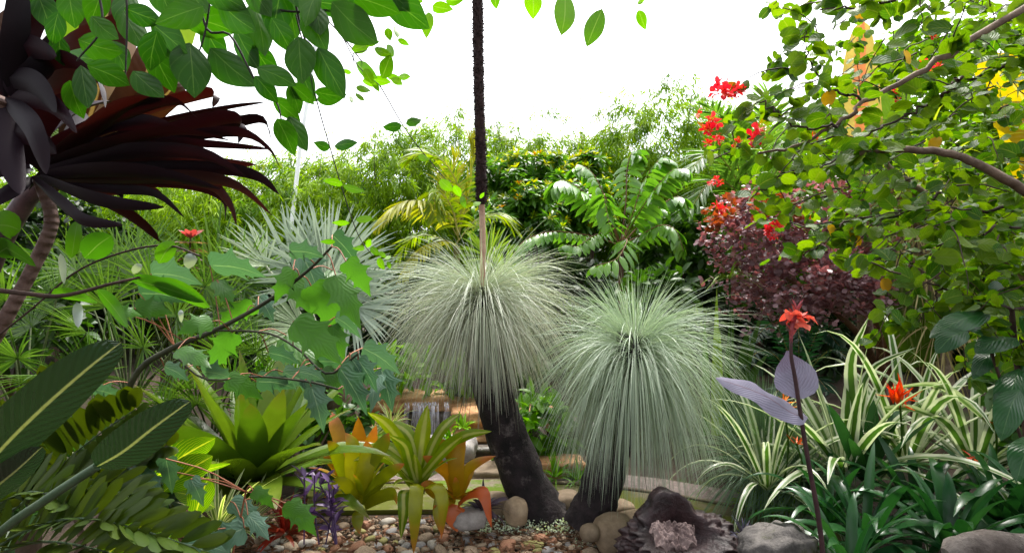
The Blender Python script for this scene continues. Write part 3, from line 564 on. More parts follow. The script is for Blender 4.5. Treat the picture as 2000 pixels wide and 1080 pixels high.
# ------------------------------------------------------------------ waterfall wall
M_sand = rock_mat('sandstone', (.26, .13, .06), (.48, .29, .15), 6, .85, .7, None, .5, 40, .25, .02)
M_sando = rock_mat('orange_sandstone', (.30, .14, .06), (.44, .26, .13), 5, .85, .7, None, .5, 40, .25, .02)
M_dkrock = rock_mat('wet_rock', (.02, .016, .013), (.07, .052, .04), 5, .4, .7, (.05, .06, .012), .2, 40, .5, .02)
M_grey = rock_mat('grey_rock', (.17, .15, .14), (.36, .33, .31), 5, .85, .7, None, .5, 30, .25, .015)
M_tan = rock_mat('tan_boulder', (.16, .11, .068), (.28, .21, .14), 4, .8, .3, None, .5, 45, .3, .008)
M_mossr = rock_mat('mossy_stone', (.16, .13, .09), (.28, .24, .18), 4, .9, .5, (.09, .14, .01), .75, 40, .2, .01)
WALL = [('brown ledge slab at the top of the waterfall', M_sand, (800, 782, 5.5), (.75, .4, .16), 1), ('tan flat slab beside the top of the waterfall', M_sand, (930, 792, 5.6), (.6, .4, .13), 2),
        ('dark wet rock behind the falling water', M_dkrock, (850, 830, 5.45), (.9, .3, .32), 3), ('big orange brown block next to the black trunk', M_sando, (925, 820, 5.25), (.42, .3, .22), 4),
        ('brown block below the ledge, beside the water', M_sand, (762, 832, 5.3), (.32, .3, .2), 5), ('orange ledge step under the big block', M_sando, (925, 850, 5.1), (.55, .35, .12), 6),
        ('small vivid orange rock by the foot of the water', M_sando, (818, 858, 5.0), (.2, .18, .13), 7), ('dark step stone over the pool', M_dkrock, (920, 882, 4.95), (.62, .3, .16), 8),
        ('white and grey round boulder in front of the waterfall', M_grey, (868, 892, 4.75), (.52, .35, .3), 9), ('flat tan stone beside the leaning trunk', M_tan, (958, 928, 4.55), (.5, .35, .17), 10),
        ('orange sandstone rock between the two trunks', M_sando, (1085, 920, 4.55), (.5, .3, .22), 11), ('mossy flat stone slab behind the orange bromeliad', M_mossr, (930, 962, 4.2), (.7, .32, .1), 12),
        ('brown stone behind the bromeliads', M_sand, (700, 850, 5.2), (.4, .3, .25), 13), ('dark stone under the lobed leaves', M_dkrock, (640, 830, 5.2), (.5, .4, .4), 14),
        ('dark wet stone beside the pool', M_dkrock, (1010, 860, 5.2), (.5, .3, .35), 15), ('brown rock at the foot of the dark shrub', M_sand, (1030, 815, 5.7), (.6, .4, .25), 16), ('shaded rock on the bank behind the needles', M_dkrock, (1170, 860, 5.4), (.7, .4, .4), 17), ('dark mossy stone ending the wall', M_mossr, (700, 900, 4.7), (.5, .3, .25), 18)]
for lab, mt, c, s, sd_ in WALL: rock('ledge_rock', lab, mt, P(*c), s, sd_, 4, uni(-.2, .2), 'rock', None, .75, .16, .09)
M_wat, t = base_mat('falling_water')
at = nd(t, 'Attribute', attribute_name='lf'); xx = nd(t, 'SeparateXYZ', {0: at.outputs['Vector']})
st = nd(t, 'TexNoise', {'Vector': nd(t, 'CombineXYZ', {0: mth(t, 'MULTIPLY', xx.outputs[0], 5.0), 1: mth(t, 'MULTIPLY', xx.outputs[1], 1.5), 2: xx.outputs[2]}).outputs[0], 'Scale': 2.0, 'Detail': 3.0}).outputs[0]
pr = nd(t, 'BsdfPrincipled', {'Base Color': (.62, .6, .72, 1), 'Roughness': .2}); tr_ = nd(t, 'BsdfTransparent')
mx = nd(t, 'MixShader', {0: mth(t, 'MULTIPLY', sstep(t, st, .4, .65), .75), 1: tr_.outputs[0], 2: pr.outputs[0]}); t.links.new(mx.outputs[0], nd(t, 'OutputMaterial').inputs[0])
wt = thing('waterfall', 'thin pale streams of water falling over the brown ledge', 'waterfall', P(850, 850, 5.2))
for i, (x0, x1, hw) in enumerate(((812, 808, 7), (835, 836, 13), (848, 850, 9), (822, 824, 6), (872, 866, 5), (795, 790, 5))):
    mb = MB(); Pt = spline([P(x0, 784, 5.32), P(x0, 800, 5.22), P(x1, 850, 5.18)], 9); mb.rib(Pt[None], np.full(9, hw / F * 5.2), (1, 0, 0), .25, None, i / 6., True); mb.build('stream', M_wat, wt)
mb = MB(); i = np.arange(4)
M_pool, t = base_mat('pool_water'); pr = nd(t, 'BsdfPrincipled', {'Base Color': (.012, .016, .01, 1), 'Roughness': .08, 'Specular IOR Level': .6}); bp = nd(t, 'Bump', {'Height': nd(t, 'TexNoise', {'Scale': 14.0}).outputs[0], 'Strength': .3, 'Distance': .02}); t.links.new(bp.outputs[0], pr.inputs['Normal']); t.links.new(pr.outputs[0], nd(t, 'OutputMaterial').inputs[0])
mb.add([(-1.3, 4.6, .035), (.35, 4.6, .035), (.35, 5.35, .035), (-1.3, 5.35, .035)], [[0, 1, 2, 3]]); o = mb.build('water', M_pool); o['kind'] = 'structure'

# small plants on the wall
def tuft(name, label, cat, c, n, L, w, mat, el=(5, 80), dr=(.4, 1.6), group=None, part='blades', z=None):
    c = np.asarray(c, float); rt = thing(name, label, cat, c, group); mb = MB()
    a = uni(0, 6.283, n); e = np.radians(uni(el[0], el[1], n)); d = np.stack([np.cos(a) * np.cos(e), np.sin(a) * np.cos(e), np.sin(e)], -1)
    u = 1 - (e / e.max()); mb.rib(arcs(c + d * .02, d, L * uni(.6, 1.1, n), dr[0] + (dr[1] - dr[0]) * u, 9, 1.4), w * prof(9, .25, .6)[None], np.cross(d, UP + R.normal(0, .3, (n, 3))), .2)
    mb.build(part, mat, rt); return rt
M_spid = leaf_mat('striped_grass', (.10, .18, .03), (.16, .24, .05), .4, .4, .5, margin=(.6, .6, .38), mstart=.45)
M_lime = leaf_mat('lime_leaf', (.10, .22, .012), (.2, .34, .02), .5, .42, .4); M_lime2 = leaf_mat('fresh_leaf', (.06, .15, .012), (.12, .24, .02), .5, .42, .4)
tuft('spider_plant', 'striped spider plant on the ledge left of the thin waterfall'.replace('left of', 'beside'), 'plant', P(765, 835, 5.0), 46, .28, .008, M_spid)
tuft('lily_tuft', 'bright green tuft on the orange ledge step', 'plant', P(905, 838, 4.95), 22, .16, .016, M_lime)
tuft('lily_tuft', 'green tuft growing over the dark pool step', 'plant', P(880, 872, 4.75), 26, .2, .016, M_lime2)
tuft('lily_tuft', 'green tuft in front of the orange rock between the trunks', 'plant', P(1085, 935, 4.35), 50, .2, .007, M_lime2)
tuft('lily_tuft', 'fine grass tuft at the second trunk beside the path', 'plant', P(1130, 940, 4.35), 60, .22, .006, M_lime2)
bush('broadleaf_plant', P(1050, 850, 4.75), (.22, .15, .26), 60, 6, .15, .035, M_lime2, 'fresh green broadleaf plant just right of the black leaning trunk'.replace('just right of', 'growing beside'), 'plant', None, oval(5, .8, .8), .1)
bush('broadleaf_plant', P(830, 725, 5.6), (.5, .25, .16), 90, 6, .13, .03, M_lime, 'lime green trailing plant along the top of the wall', 'plant', None, oval(5, .8, .8), .1, trunk=False)
bush('broadleaf_plant', P(960, 730, 6.0), (.5, .25, .3), 120, 6, .13, .03, M_und, 'dark green plant on the bank behind the needles', 'plant', None, oval(5, .8, .8), .1, trunk=False)
rt = thing('fern', 'bright green fern beside the brown stones and pink bromeliad leaf', 'fern', P(690, 880, 4.9))
for i in range(16):
    a = i * .45 + uni(0, .3); d = np.array([math.cos(a), math.sin(a) * .6 - .2, 1.1]); pth = arcs(P(690, 875, 4.9), d, uni(.3, .5), 1.3, 9)[0]
    x, y = MB(), MB(); pinnate(x, y, pth, 16, .07, .012, 1.2, .1, .3, .003); f = x.build('frond', M_lime, rt); y.build('rachis', M_rach, f)
# moss cushion
mb = MB(); V, T = blob(3, 5, .2, 1.5); mb.add(V * [.34, .22, .05] + P(925, 945, 4.4), T=T); tag(mb.build('moss_cushion', rock_mat('moss', (.10, .17, .008), (.2, .28, .015), 30, 1, 1.0, None, .5, 120, .1, .02)), 'vivid green moss cushion on the stone behind the orange bromeliad', 'moss')

# ------------------------------------------------------------------ bromeliads
M_alc = leaf_mat('giant_bromeliad_leaf', (.065, .12, .02), (.11, .16, .03), .26, .2, .8, (1.3, 1.4, .3), tip=(.09, .07, .025), tip0=.9, blotch=.25)
rt = thing('giant_bromeliad', 'giant olive bromeliad rosette with broad glossy leaves beside the pebbles', 'bromeliad', P(495, 975, 3.3) * [1, 1, 0])
rosette(rt, M_alc, P(495, 950, 3.3), 38, .86, .082, (8, 76), (.1, .8), 'leaf', np.maximum(np.minimum(1.05, .9 + np.linspace(0, .5, 10)) * np.clip((1 - np.linspace(0, 1, 10)) / .4, 0, 1) ** .65, .03), .32)
M_by = leaf_mat('yellow_bromeliad', (.17, .20, .018), (.32, .30, .025), .4, .33, .6, (1.3, 1.3, .3), tip=(.42, .12, .03), tip0=.85)
M_bo = leaf_mat('orange_bromeliad', (.30, .24, .02), (.45, .22, .03), .4, .33, .6, (1.3, 1.1, .3), tip=(.46, .16, .04), tip0=.7)
M_bg = leaf_mat('green_bromeliad', (.12, .20, .02), (.24, .30, .03), .4, .3, .6, (1.3, 1.3, .3), mid=(.4, .42, .12), midw=.3)
M_br = leaf_mat('red_bromeliad', (.42, .10, .04), (.50, .17, .06), .35, .33, .6, (1.2, .7, .5))
def brom(label, base, mat, lst, hw0, extra=0, eL=.3, ew=.03):
    b = P(*base); rt = thing('bromeliad', label, 'bromeliad', (b[0], b[1], 0))
    for i, it in enumerate(lst):
        pts, hw = it[0], it[1]; mt = it[2] if len(it) > 2 else mat; mb = MB(); leafpx(mb, pts, hw, strap(14, .9, .35), uni(-.3, .3), .35); mb.build('leaf', mt, rt)
    if extra: rosette(rt, mat, b + [0, .03, .03], extra, eL, ew, (15, 80), (.2, .8), 'leaf', strap(10, .9, .4))
D = 3.35
brom('tall green bromeliad with arching strap leaves, one hanging down to the pebbles', (815, 960, D), M_bg, [
    ([(812, 945, D), (790, 880, D), (755, 830, D - .05), (718, 805, D - .1)], 13), ([(815, 940, D), (805, 860, D), (770, 830, D + .1), (735, 850, D + .12)], 12), ([(815, 940, D), (825, 860, D), (835, 790, D + .02)], 17),
    ([(820, 940, D), (845, 870, D), (870, 830, D), (900, 806, D + .05)], 11), ([(820, 945, D), (860, 880, D), (910, 850, D - .1), (960, 842, D - .15)], 11), ([(818, 940, D), (850, 900, D - .1), (880, 870, D - .15), (905, 850, D - .2)], 10),
    ([(812, 950, D), (770, 900, D), (730, 890, D - .05), (690, 900, D - .1)], 13), ([(815, 945, D), (770, 880, D + .1), (735, 870, D + .15), (700, 880, D + .2)], 12),
    ([(818, 960, D - .05), (816, 945, D - .2), (812, 1000, D - .28), (808, 1082, D - .3)], 15, M_by), ([(812, 955, D), (790, 960, D - .15), (788, 1000, D - .2), (783, 1052, D - .2)], 12, M_bg),
    ([(822, 955, D - .05), (850, 945, D - .15), (866, 980, D - .2), (862, 1052, D - .22)], 13, M_by), ([(815, 950, D), (800, 900, D - .05), (790, 870, D - .1), (760, 850, D - .15)], 12)], 12, 10, .34, .03)
D = 3.4
brom('orange and red bromeliad with recurved leaves in front of the leaning trunk', (893, 985, D), M_bo, [
    ([(890, 975, D), (880, 930, D), (850, 905, D - .05), (826, 890, D - .1)], 13), ([(890, 975, D), (885, 900, D), (862, 870, D + .02), (838, 855, D + .05)], 14), ([(893, 975, D), (890, 920, D - .02), (895, 870, D), (912, 845, D)], 17),
    ([(895, 975, D), (905, 930, D), (930, 905, D), (968, 890, D + .02)], 11), ([(895, 980, D), (920, 960, D - .05), (945, 965, D - .12), (960, 1030, D - .16)], 14, M_br), ([(890, 980, D), (860, 965, D - .05), (840, 950, D - .1), (822, 945, D - .15)], 14),
    ([(892, 985, D - .02), (888, 1000, D - .05), (893, 1038, D - .07)], 22, M_br), ([(893, 975, D), (898, 930, D + .05), (880, 880, D + .1)], 15), ([(888, 978, D), (866, 960, D - .1), (856, 1000, D - .15), (860, 1040, D - .17)], 12, M_by)], 12, 8, .24, .026)
D = 3.25
brom('olive yellow bromeliad between the giant rosette and the tall green one', (705, 985, D), M_by, [
    ([(705, 985, D), (715, 920, D), (745, 870, D), (760, 845, D)], 16), ([(705, 985, D), (690, 920, D), (690, 870, D), (675, 845, D)], 16), ([(700, 980, D), (670, 920, D), (655, 880, D - .05), (640, 860, D - .1)], 13), ([(708, 985, D), (740, 940, D - .05), (765, 920, D - .1), (790, 905, D - .1)], 13),
    ([(705, 985, D), (710, 930, D - .02), (718, 890, D), (715, 860, D)], 18), ([(700, 985, D), (680, 950, D - .1), (655, 945, D - .15), (640, 955, D - .2)], 13), ([(706, 990, D), (700, 1000, D - .1), (698, 1020, D - .12), (702, 1042, D - .13)], 12), ([(710, 985, D), (740, 970, D - .1), (765, 965, D - .15), (775, 985, D - .2)], 13)], 12, 10, .25, .03)
D = 3.8
brom('pink tipped upright bromeliad behind the giant rosette', (680, 960, D), M_bo, [
    ([(672, 960, D), (668, 880, D), (655, 830, D), (648, 805, D)], 14, leaf_mat('pink_tip_leaf', (.30, .16, .06), (.42, .25, .13), .35, .3, .6, tip=(.6, .2, .2), tip0=.7)), ([(690, 960, D), (700, 880, D), (700, 815, D)], 17, leaf_mat('rust_leaf', (.22, .08, .02), (.30, .13, .03), .4, .35, .5)),
    ([(690, 960, D), (720, 880, D), (735, 830, D)], 13), ([(685, 950, D), (650, 900, D), (630, 880, D)], 12)], 12, 8, .3, .03)
M_rs = leaf_mat('red_spider_leaf', (.22, .025, .02), (.34, .07, .04), .35, .35, .5, (1.4, .6, .5))
tuft('red_bromeliad', 'low red bromeliad tuft at the edge of the pebbles beside the purple trailing plant', 'bromeliad', P(555, 1045, 3.0), 34, .2, .012, M_rs, (5, 70), (.4, 1.2))
tuft('dark_bromeliad', 'dark purple small bromeliad at the foot of the orange bromeliad', 'bromeliad', P(945, 1000, 3.45), 26, .17, .014, leaf_mat('dark_violet_leaf', (.03, .02, .035), (.06, .04, .06), .2, .35, .5), (10, 75))
# ------------------------------------------------------------------ purple trailing plant
M_trad = leaf_mat('purple_heart', (.05, .025, .075), (.11, .065, .15), .2, .4, .5, (1.1, .8, 1.2))
rt = thing('purple_heart_plant', 'purple trailing plant with pointed violet leaves beside the pebbles', 'plant', P(620, 1045, 2.95) * [1, 1, 0])
for i in range(7):
    x = uni(590, 660); tp = P(x + uni(-35, 25), uni(925, 1005), 2.95 + uni(-.15, .15)); b = P(x, 1062, 2.95 + uni(-.1, .1)); pth = spline([b, (b + tp) / 2 + uni(-.02, .02, 3), tp], 8)
    ms = MB(); ms.tube(pth, .004, 5); s_ = ms.build('stem', M_trad, rt); m2 = MB(); k = R.integers(2, 8, 9); k[0] = 7
    a = uni(0, 6.28, 9); leaves(m2, pth[k], np.stack([np.cos(a), np.sin(a), uni(.2, 1.3, 9)], -1), uni(.06, .11, 9), .015, prof(6, .45, .8), .3, .3, .5); m2.build('foliage', M_trad, s_)

# ------------------------------------------------------------------ boulders, pebbles, burl
rock('boulder', 'large rounded tan boulder between the second trunk and the purple burl', M_tan, P(1198, 1042, 3.22), (.24, .2, .22), 21, 4, .3, 'boulder', None, .25, .15, .01)
rock('boulder', 'egg shaped tan boulder in front of the trunks', M_tan, P(1152, 1040, 3.15), (.115, .1, .1), 22, 4, .1, 'boulder', None, .1, .1, .01)
rock('boulder', 'flat boulder behind the purple burl', M_tan, P(1235, 1018, 3.5), (.2, .16, .12), 23, 4, .3, 'boulder', None, .3, .15, .02)
rock('boulder', 'brown boulder touching the base of the leaning trunk', M_tan, P(1008, 1000, 3.55), (.15, .15, .19), 24, 4, .3, 'boulder', None, .2, .15, .02)
rock('boulder', 'pale boulder behind the recurved red leaf', M_tan, P(968, 988, 3.75), (.2, .18, .18), 25, 4, .3, 'boulder', None, .3, .15, .02)
rock('boulder', 'broad grey boulder under the orange bromeliad', M_grey, P(915, 1012, 3.42), (.24, .16, .12), 26, 4, .3, 'boulder', None, .3, .15, .02)
rock('boulder', 'long brown boulder between the two trunks', M_tan, P(1102, 985, 3.8), (.24, .2, .17), 27, 4, .3, 'boulder', None, .3, .15, .02)
rock('boulder', 'shadowed brown boulder behind the second trunk', M_tan, P(1208, 1000, 3.75), (.22, .2, .16), 28, 4, .3, 'boulder', None, .3, .15, .02)
rock('boulder', 'small tan boulder tucked beside the burl', M_tan, P(1222, 1072, 3.05), (.09, .09, .12), 29, 4, .3, 'boulder', None, .2, .15, .02)
rock('boulder', 'big grey angular boulder beside the mossy path', rock_mat('grey_boulder', (.05, .046, .045), (.15, .135, .125), 6, .9, .9, (.05, .055, .02), .35, 50, .2, .02), P(1522, 1100, 2.55), (.36, .28, .34), 33, 5, .4, 'boulder', None, .45, .25, .10)
M_log = rock_mat('weathered_log', (.07, .055, .048), (.2, .17, .15), 5, .9, .9, None, .5, 50, .2, .02, ring=14)
mb = MB(); mb.tube(SP([(1850, 1085, 2.2), (1900, 1068, 2.2), (1960, 1066, 2.2), (2060, 1078, 2.2)], 14), [.03, .05] + [.055] * 11 + [.05], 12, .06); tag(mb.build('log', M_log), 'weathered grey log lying under the dark strap leaves', 'log')
PM = [('small tan pebble in the gravel bed', rock_mat('pebble_tan', (.2, .14, .09), (.36, .27, .19), 5, .75, .2, None, .5, 60)), ('small grey pebble in the gravel bed', rock_mat('pebble_grey', (.16, .15, .145), (.3, .28, .27), 5, .75, .2, None, .5, 60)),
      ('small rusty brown pebble in the gravel bed', rock_mat('pebble_rust', (.20, .08, .045), (.32, .17, .10), 5, .75, .2, None, .5, 60)), ('small cream white pebble in the gravel bed', rock_mat('pebble_cream', (.28, .25, .21), (.42, .38, .33), 5, .75, .2, None, .5, 60)), ('small olive yellow pebble in the gravel bed', rock_mat('pebble_olive', (.2, .18, .06), (.3, .27, .1), 5, .75, .2, None, .5, 60))]
protos = {}
for mi, (lab, mt) in enumerate(PM):
    for s in range(4):
        V, T = blob(3, 40 + mi * 5 + s, .28, .9, .02, .3); mb = MB(); mb.add(V, T=T); me_o = mb.build('pebble', mt); protos[mi, s] = me_o
placed = []
cand = 0
while len(placed) < 250 and cand < 20000:
    cand += 1; px, py = uni(500, 1235), 1018 + 84 * R.random() ** .8
    if px > 930 and py < 1040 and px < 1230: continue
    if px < 640 and py < 1052: continue
    sz = (.016 + .026 * R.random() ** 2.2) * (1.0 if len(placed) > 30 else 1.35); q = G(px, py)
    if any((q[0] - a) ** 2 + (q[1] - b) ** 2 < ((sz + s) * .82) ** 2 for a, b, s in placed): continue
    placed.append((q[0], q[1], sz)); mi = R.choice(5, p=[.42, .24, .16, .12, .06]); src = protos[mi, R.integers(0, 4)]
    o = src if src.get('label') is None else src.copy()
    if o is not src: COL.objects.link(o)
    o.location = (q[0], q[1], sz * .3); o.scale = (sz * uni(.9, 1.35), sz * uni(.8, 1.1), sz * uni(.5, .8)); o.rotation_euler = (uni(-.3, .3), uni(-.3, .3), uni(0, 6.28))
    tag(o, PM[mi][0], 'pebble', ['tan pebbles', 'grey pebbles', 'rusty pebbles', 'cream pebbles', 'olive pebbles'][mi] + ' of the gravel bed')
for o in protos.values():
    if o.get('label') is None: bpy.data.objects.remove(o)
mb = MB(); V0, T0 = blob(1, 3, .2)
for i in range(2600):
    q = G(uni(480, 1250), uni(1012, 1110)); s = uni(.005, .013); mb.add(V0 * s * [1.2, 1, .6] + [q[0], q[1], .003], T=T0)
o = mb.build('gravel', PM[0][1]); tag(o, 'fine brown gravel between the pebbles', 'gravel', None, 'stuff')
def burl():
    rt = thing('burl', 'dark purple brown gnarled wood burl with a hollow and a worn lip coloured as lit', 'driftwood', P(1330, 1075, 2.85) * [1, 1, 0])
    mt = rock_mat('burl_wood', (.007, .003, .0035), (.045, .018, .02), 6, .5, 1.0, None, .5, 26, .5, .02); mp = rock_mat('pale_burl_wood', (.05, .03, .03), (.22, .16, .15), 9, .8, 1.0, None, .5, 40, .3, .015)  # pale lip colour holds both wear and light falling from above
    V, T = ico(6); U = V.copy(); V = V * [.265, .19, .135]
    cav = nrm(np.array([-.1, -.62, .62])); cs = U @ cav; hol = np.clip((cs - .70) / .14, 0, 1); hol = hol * hol * (3 - 2 * hol)
    q = np.array([(1 - abs(noise.noise(Vector(tuple(u * 4.2 + 3)))) * 2) * .5 + noise.fractal(Vector(tuple(u * 8)), .8, 2.1, 4) * .35 + (noise.voronoi(Vector(tuple(u * 5.5)))[0][0] - .35) * 1.5 for u in U])
    lump = np.array([noise.noise(Vector(tuple(u * 1.6 + 9))) for u in U])
    top = np.clip(1 - ((U[:, 0] + .15) / .42) ** 2, 0, 1) * np.clip(U[:, 2], 0, 1)
    V = V * (1 + .20 * q + .25 * lump)[:, None]; V[:, 2] += top * .11; V = V * (1 - .72 * hol)[:, None]; V[:, 1] += hol * .04
    mb = MB(); mb.add(V + P(1328, 1062, 2.85), T=T); mb.build('burl_shell', mt, rt)
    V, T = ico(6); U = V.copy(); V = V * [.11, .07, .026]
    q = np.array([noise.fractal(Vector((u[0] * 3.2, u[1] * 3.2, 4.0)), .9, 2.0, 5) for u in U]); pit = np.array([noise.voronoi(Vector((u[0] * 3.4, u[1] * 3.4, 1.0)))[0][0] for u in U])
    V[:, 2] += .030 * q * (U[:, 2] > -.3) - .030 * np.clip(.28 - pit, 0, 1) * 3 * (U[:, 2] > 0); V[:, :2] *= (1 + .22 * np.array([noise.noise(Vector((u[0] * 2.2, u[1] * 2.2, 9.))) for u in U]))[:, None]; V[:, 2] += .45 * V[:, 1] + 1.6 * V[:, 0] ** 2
    mb = MB(); mb.add(V + P(1315, 1048, 2.66), T=T); mb.build('lit_worn_lip', mp, rt)
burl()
# tiny white groundcover
M_tiny = leaf_mat('tiny_white_leaf', (.42, .5, .4), (.66, .7, .62), .3, .6, .3)
mb = MB(); n = 900; pts = np.array([G(uni(930, 1120), 1012 + 38 * R.random()) for _ in range(n)]); pts[:, 2] += uni(.01, .06, n)
leaves(mb, pts, R.normal(0, 1, (n, 3)) + UP * .6, .016, .007, oval(3), .2, 1, .1, None, False)
n = 160; pts2 = np.array([G(uni(1120, 1225), 1050 + 25 * R.random()) for _ in range(n)]); pts2[:, 2] += uni(.01, .03, n); leaves(mb, pts2, R.normal(0, 1, (n, 3)) + UP * .6, .014, .006, oval(3), .2, 1, .1, None, False)
tag(mb.build('groundcover', M_tiny), 'tiny white leaved groundcover at the foot of the grass trees', 'groundcover', None, 'stuff')
mb = MB(); n = 1500; pts = np.array([G(uni(250, 620), uni(975, 1110)) for _ in range(n)]); leaves(mb, pts + uni(0, .02, (n, 1)) * UP, R.normal(0, 1, (n, 3)) * [1, 1, .15], uni(.03, .08, n), .009, prof(4, .5, .6), .2, .5, .2, None, True)
tag(mb.build('leaf_litter', leaf_mat('litter', (.06, .03, .018), (.2, .11, .07), .1, .8, .2)), 'brown fallen leaf litter on the soil beside the pebbles', 'leaf litter', None, 'stuff')

mb = MB(); n = 900; pts = np.array([G(uni(500, 1260), uni(1015, 1110)) for _ in range(n)]); leaves(mb, pts + uni(.012, .04, (n, 1)) * UP, R.normal(0, 1, (n, 3)) * [1, 1, .12], uni(.03, .075, n), .007, prof(5, .5, .6), .4, .6, .3, None, True)
m = 260; b = np.array([G(uni(900, 1300), uni(1012, 1085)) for _ in range(m)]) + uni(.01, .04, (m, 1)) * UP; mb.rib(arcs(b, R.normal(0, 1, (m, 3)) * [1, .6, .06], uni(.1, .35, m), .05, 5), (.0016 * np.ones(5))[None], UP + R.normal(0, .5, (m, 3)), 0, None, None, False)
tag(mb.build('leaf_litter', bpy.data.materials['litter']), 'dry leaf bits and fallen needles scattered over the pebble bed', 'leaf litter', None, 'stuff')
# ------------------------------------------------------------------ strap leaf beds on the right
M_var = leaf_mat('variegated_strap', (.05, .11, .02), (.08, .16, .03), .4, .35, .5, tcol=(1.1, 1.2, .8), margin=(.56, .58, .45), mstart=.45, veins=0, blotch=.15)
M_varw = leaf_mat('cream_strap', (.38, .43, .27), (.57, .59, .46), .35, .38, .5, tcol=(1.1, 1.2, .8), mid=(.10, .18, .04), midw=.4, blotch=.15)
def vclump(label, base, n, L, w, el=(15, 82), dr=(.7, 2.4), tilt=(0, 0)):
    b = P(*base); rt = thing('variegated_strap_plant', label, 'plant', (b[0], b[1], 0), 'cream striped strap leaf plants'); rosette(rt, M_var, b, n, L * 1.15, w * 1.2, el, dr, 'leaf', strap(12, .75, .5), .3, tilt=tilt, mats=[M_var, M_varw, M_varw, M_var], jl=.3); return rt
vclump('cream striped strap plant under the purple canna leaves', (1500, 955, 3.5), 24, .72, .020)
vclump('cream striped strap plant with broad pale leaves in the middle of the bed', (1650, 930, 3.4), 26, .72, .030, (25, 85), (.3, 1.3))
vclump('cream striped strap plant beneath the big red heliconia flower', (1770, 910, 3.5), 22, .85, .026)
vclump('cream striped strap plant at the far end of the bed with long arching leaves', (1905, 920, 3.3), 24, .85, .024)
rt = vclump('cream striped strap plant with one tall upright blade', (1690, 900, 3.7), 12, .6, .022)
for pts, hw in (([(1668, 880, 3.5), (1665, 780, 3.5), (1664, 700, 3.5), (1696, 620, 3.45)], 13), ([(1685, 880, 3.5), (1682, 770, 3.5), (1710, 715, 3.5), (1790, 678, 3.45)], 8)):
    mb = MB(); leafpx(mb, pts, hw, strap(14, .7, .5), .2, .4); mb.build('leaf', M_var, rt)
for pts, hw in (([(1740, 760, 3.3), (1830, 755, 3.25), (1900, 800, 3.2), (1960, 860, 3.1)], 13), ([(1730, 800, 3.3), (1780, 800, 3.2), (1850, 825, 3.15)], 12)):
    mb = MB(); leafpx(mb, pts, hw, strap(14, .7, .5), 1.0, .3); mb.build('leaf', M_varw, rt)
M_gin = leaf_mat('dark_broad_leaf', (.018, .06, .018), (.035, .10, .03), .3, .28, .6, veins=.4, vfreq=90)
rt = thing('broad_leaf_plant', 'dark green broad leaf plant in the middle of the striped straps', 'plant', P(1690, 930, 3.3) * [1, 1, 0])
rosette(rt, M_gin, P(1690, 940, 3.3), 12, .52, .045, (40, 85), (.1, .7), 'leaf', prof(10, .5, .7), .25)
M_cliv = leaf_mat('dark_strap', (.012, .05, .017), (.028, .085, .028), .28, .28, .6, (1.4, 1.6, .6), blotch=.15)
for lab, base, n, L, w in (('dark green strap leaf clump in front of the striped plants', (1690, 1065, 2.75), 26, .52, .019), ('dark green strap leaf clump over the weathered log', (1860, 1080, 2.55), 28, .5, .020), ('dark green strap leaf clump at the end of the bed, broad upright leaves', (1960, 1030, 2.8), 26, .58, .023),
                           ('dark green strap leaf clump behind the canna stem foot', (1620, 1020, 3.1), 24, .52, .017), ('dark green strap leaf clump in the middle behind the log', (1790, 1010, 3.0), 26, .52, .020), ('dark green strap leaf clump close to the canna stem, leaves bent to the path', (1660, 1110, 2.45), 20, .42, .018), ('dark green strap leaf clump past the log end', (2060, 1080, 2.6), 22, .55, .022)):
    b = P(*base); rt = thing('strap_leaf_plant', lab, 'plant', (b[0], b[1], 0), 'dark strap leaf clumps'); rosette(rt, M_cliv, b, n, L, w * 1.4, (14, 78), (.6, 1.9), 'leaf', strap(12, .8, .35), .3)
M_blue = leaf_mat('blue_needle', (.10, .17, .11), (.17, .25, .16), .25, .45, .4)
tuft('young_grass_tree', 'young blue green grass tree spray beside the striped straps', 'grass tree', P(1490, 920, 3.9), 1100, .66, .0028, M_blue, (-5, 85), (.3, 1.8), None, 'needles')
tuft('young_grass_tree', 'young blue green grass tree low behind the canna stem', 'grass tree', P(1570, 950, 3.6), 700, .5, .0028, M_blue, (-5, 85), (.3, 1.8), None, 'needles')
tuft('grass_tuft', 'bright yellow green grass tuft at the far edge of the mossy path', 'grass', P(1475, 990, 3.85), 220, .22, .004, M_lime, (10, 85), (.4, 1.6))
tuft('grass_tuft', 'yellow green grass tuft on the path edge near the canna stem', 'grass', P(1535, 1000, 3.75), 150, .2, .004, M_lime, (10, 85), (.4, 1.6))
tuft('grass_tuft', 'dark mondo grass tuft between burl and grey boulder', 'grass', P(1455, 1060, 2.8), 90, .12, .004, leaf_mat('mondo', (.03, .03, .05), (.08, .07, .11), .1, .4, .5), (10, 80), (.4, 1.4))
# heliconia flowers
M_hel = leaf_mat('red_heliconia', (.60, .05, .015), (.62, .14, .02), .35, .4, .5, (1.2, .8, .6)); M_helo = leaf_mat('orange_heliconia', (.65, .20, .015), (.66, .3, .03), .35, .4, .5, (1.2, 1, .5))
def heli(label, c, base, s, mt, m=16):
    q = P(*c); b = P(*base); rt = thing('heliconia', label, 'flower', (b[0], b[1], 0), 'heliconia flowers among the striped straps'); mb = MB(); mb.tube(spline([b, (b + q) / 2 + [.03, 0, 0], q], 8), .006, 5); mb.build('stem', M_und, rt)
    mb = MB(); a = uni(0, 6.28, m); e = uni(-.2, 1.3, m); d = np.stack([np.cos(a) * np.cos(e), np.sin(a) * np.cos(e) - .2, np.sin(e)], -1); leaves(mb, q + R.normal(0, s * .15, (m, 3)), d, s * uni(.7, 1.2, m), s * .09, prof(6, .35, .9), -.2, .3, .6); mb.build('bract', mt, rt)
heli('bright red spiky heliconia flower standing over the arching cream leaves', (1757, 785, 3.2), (1745, 940, 3.3), .13, M_hel, 20)
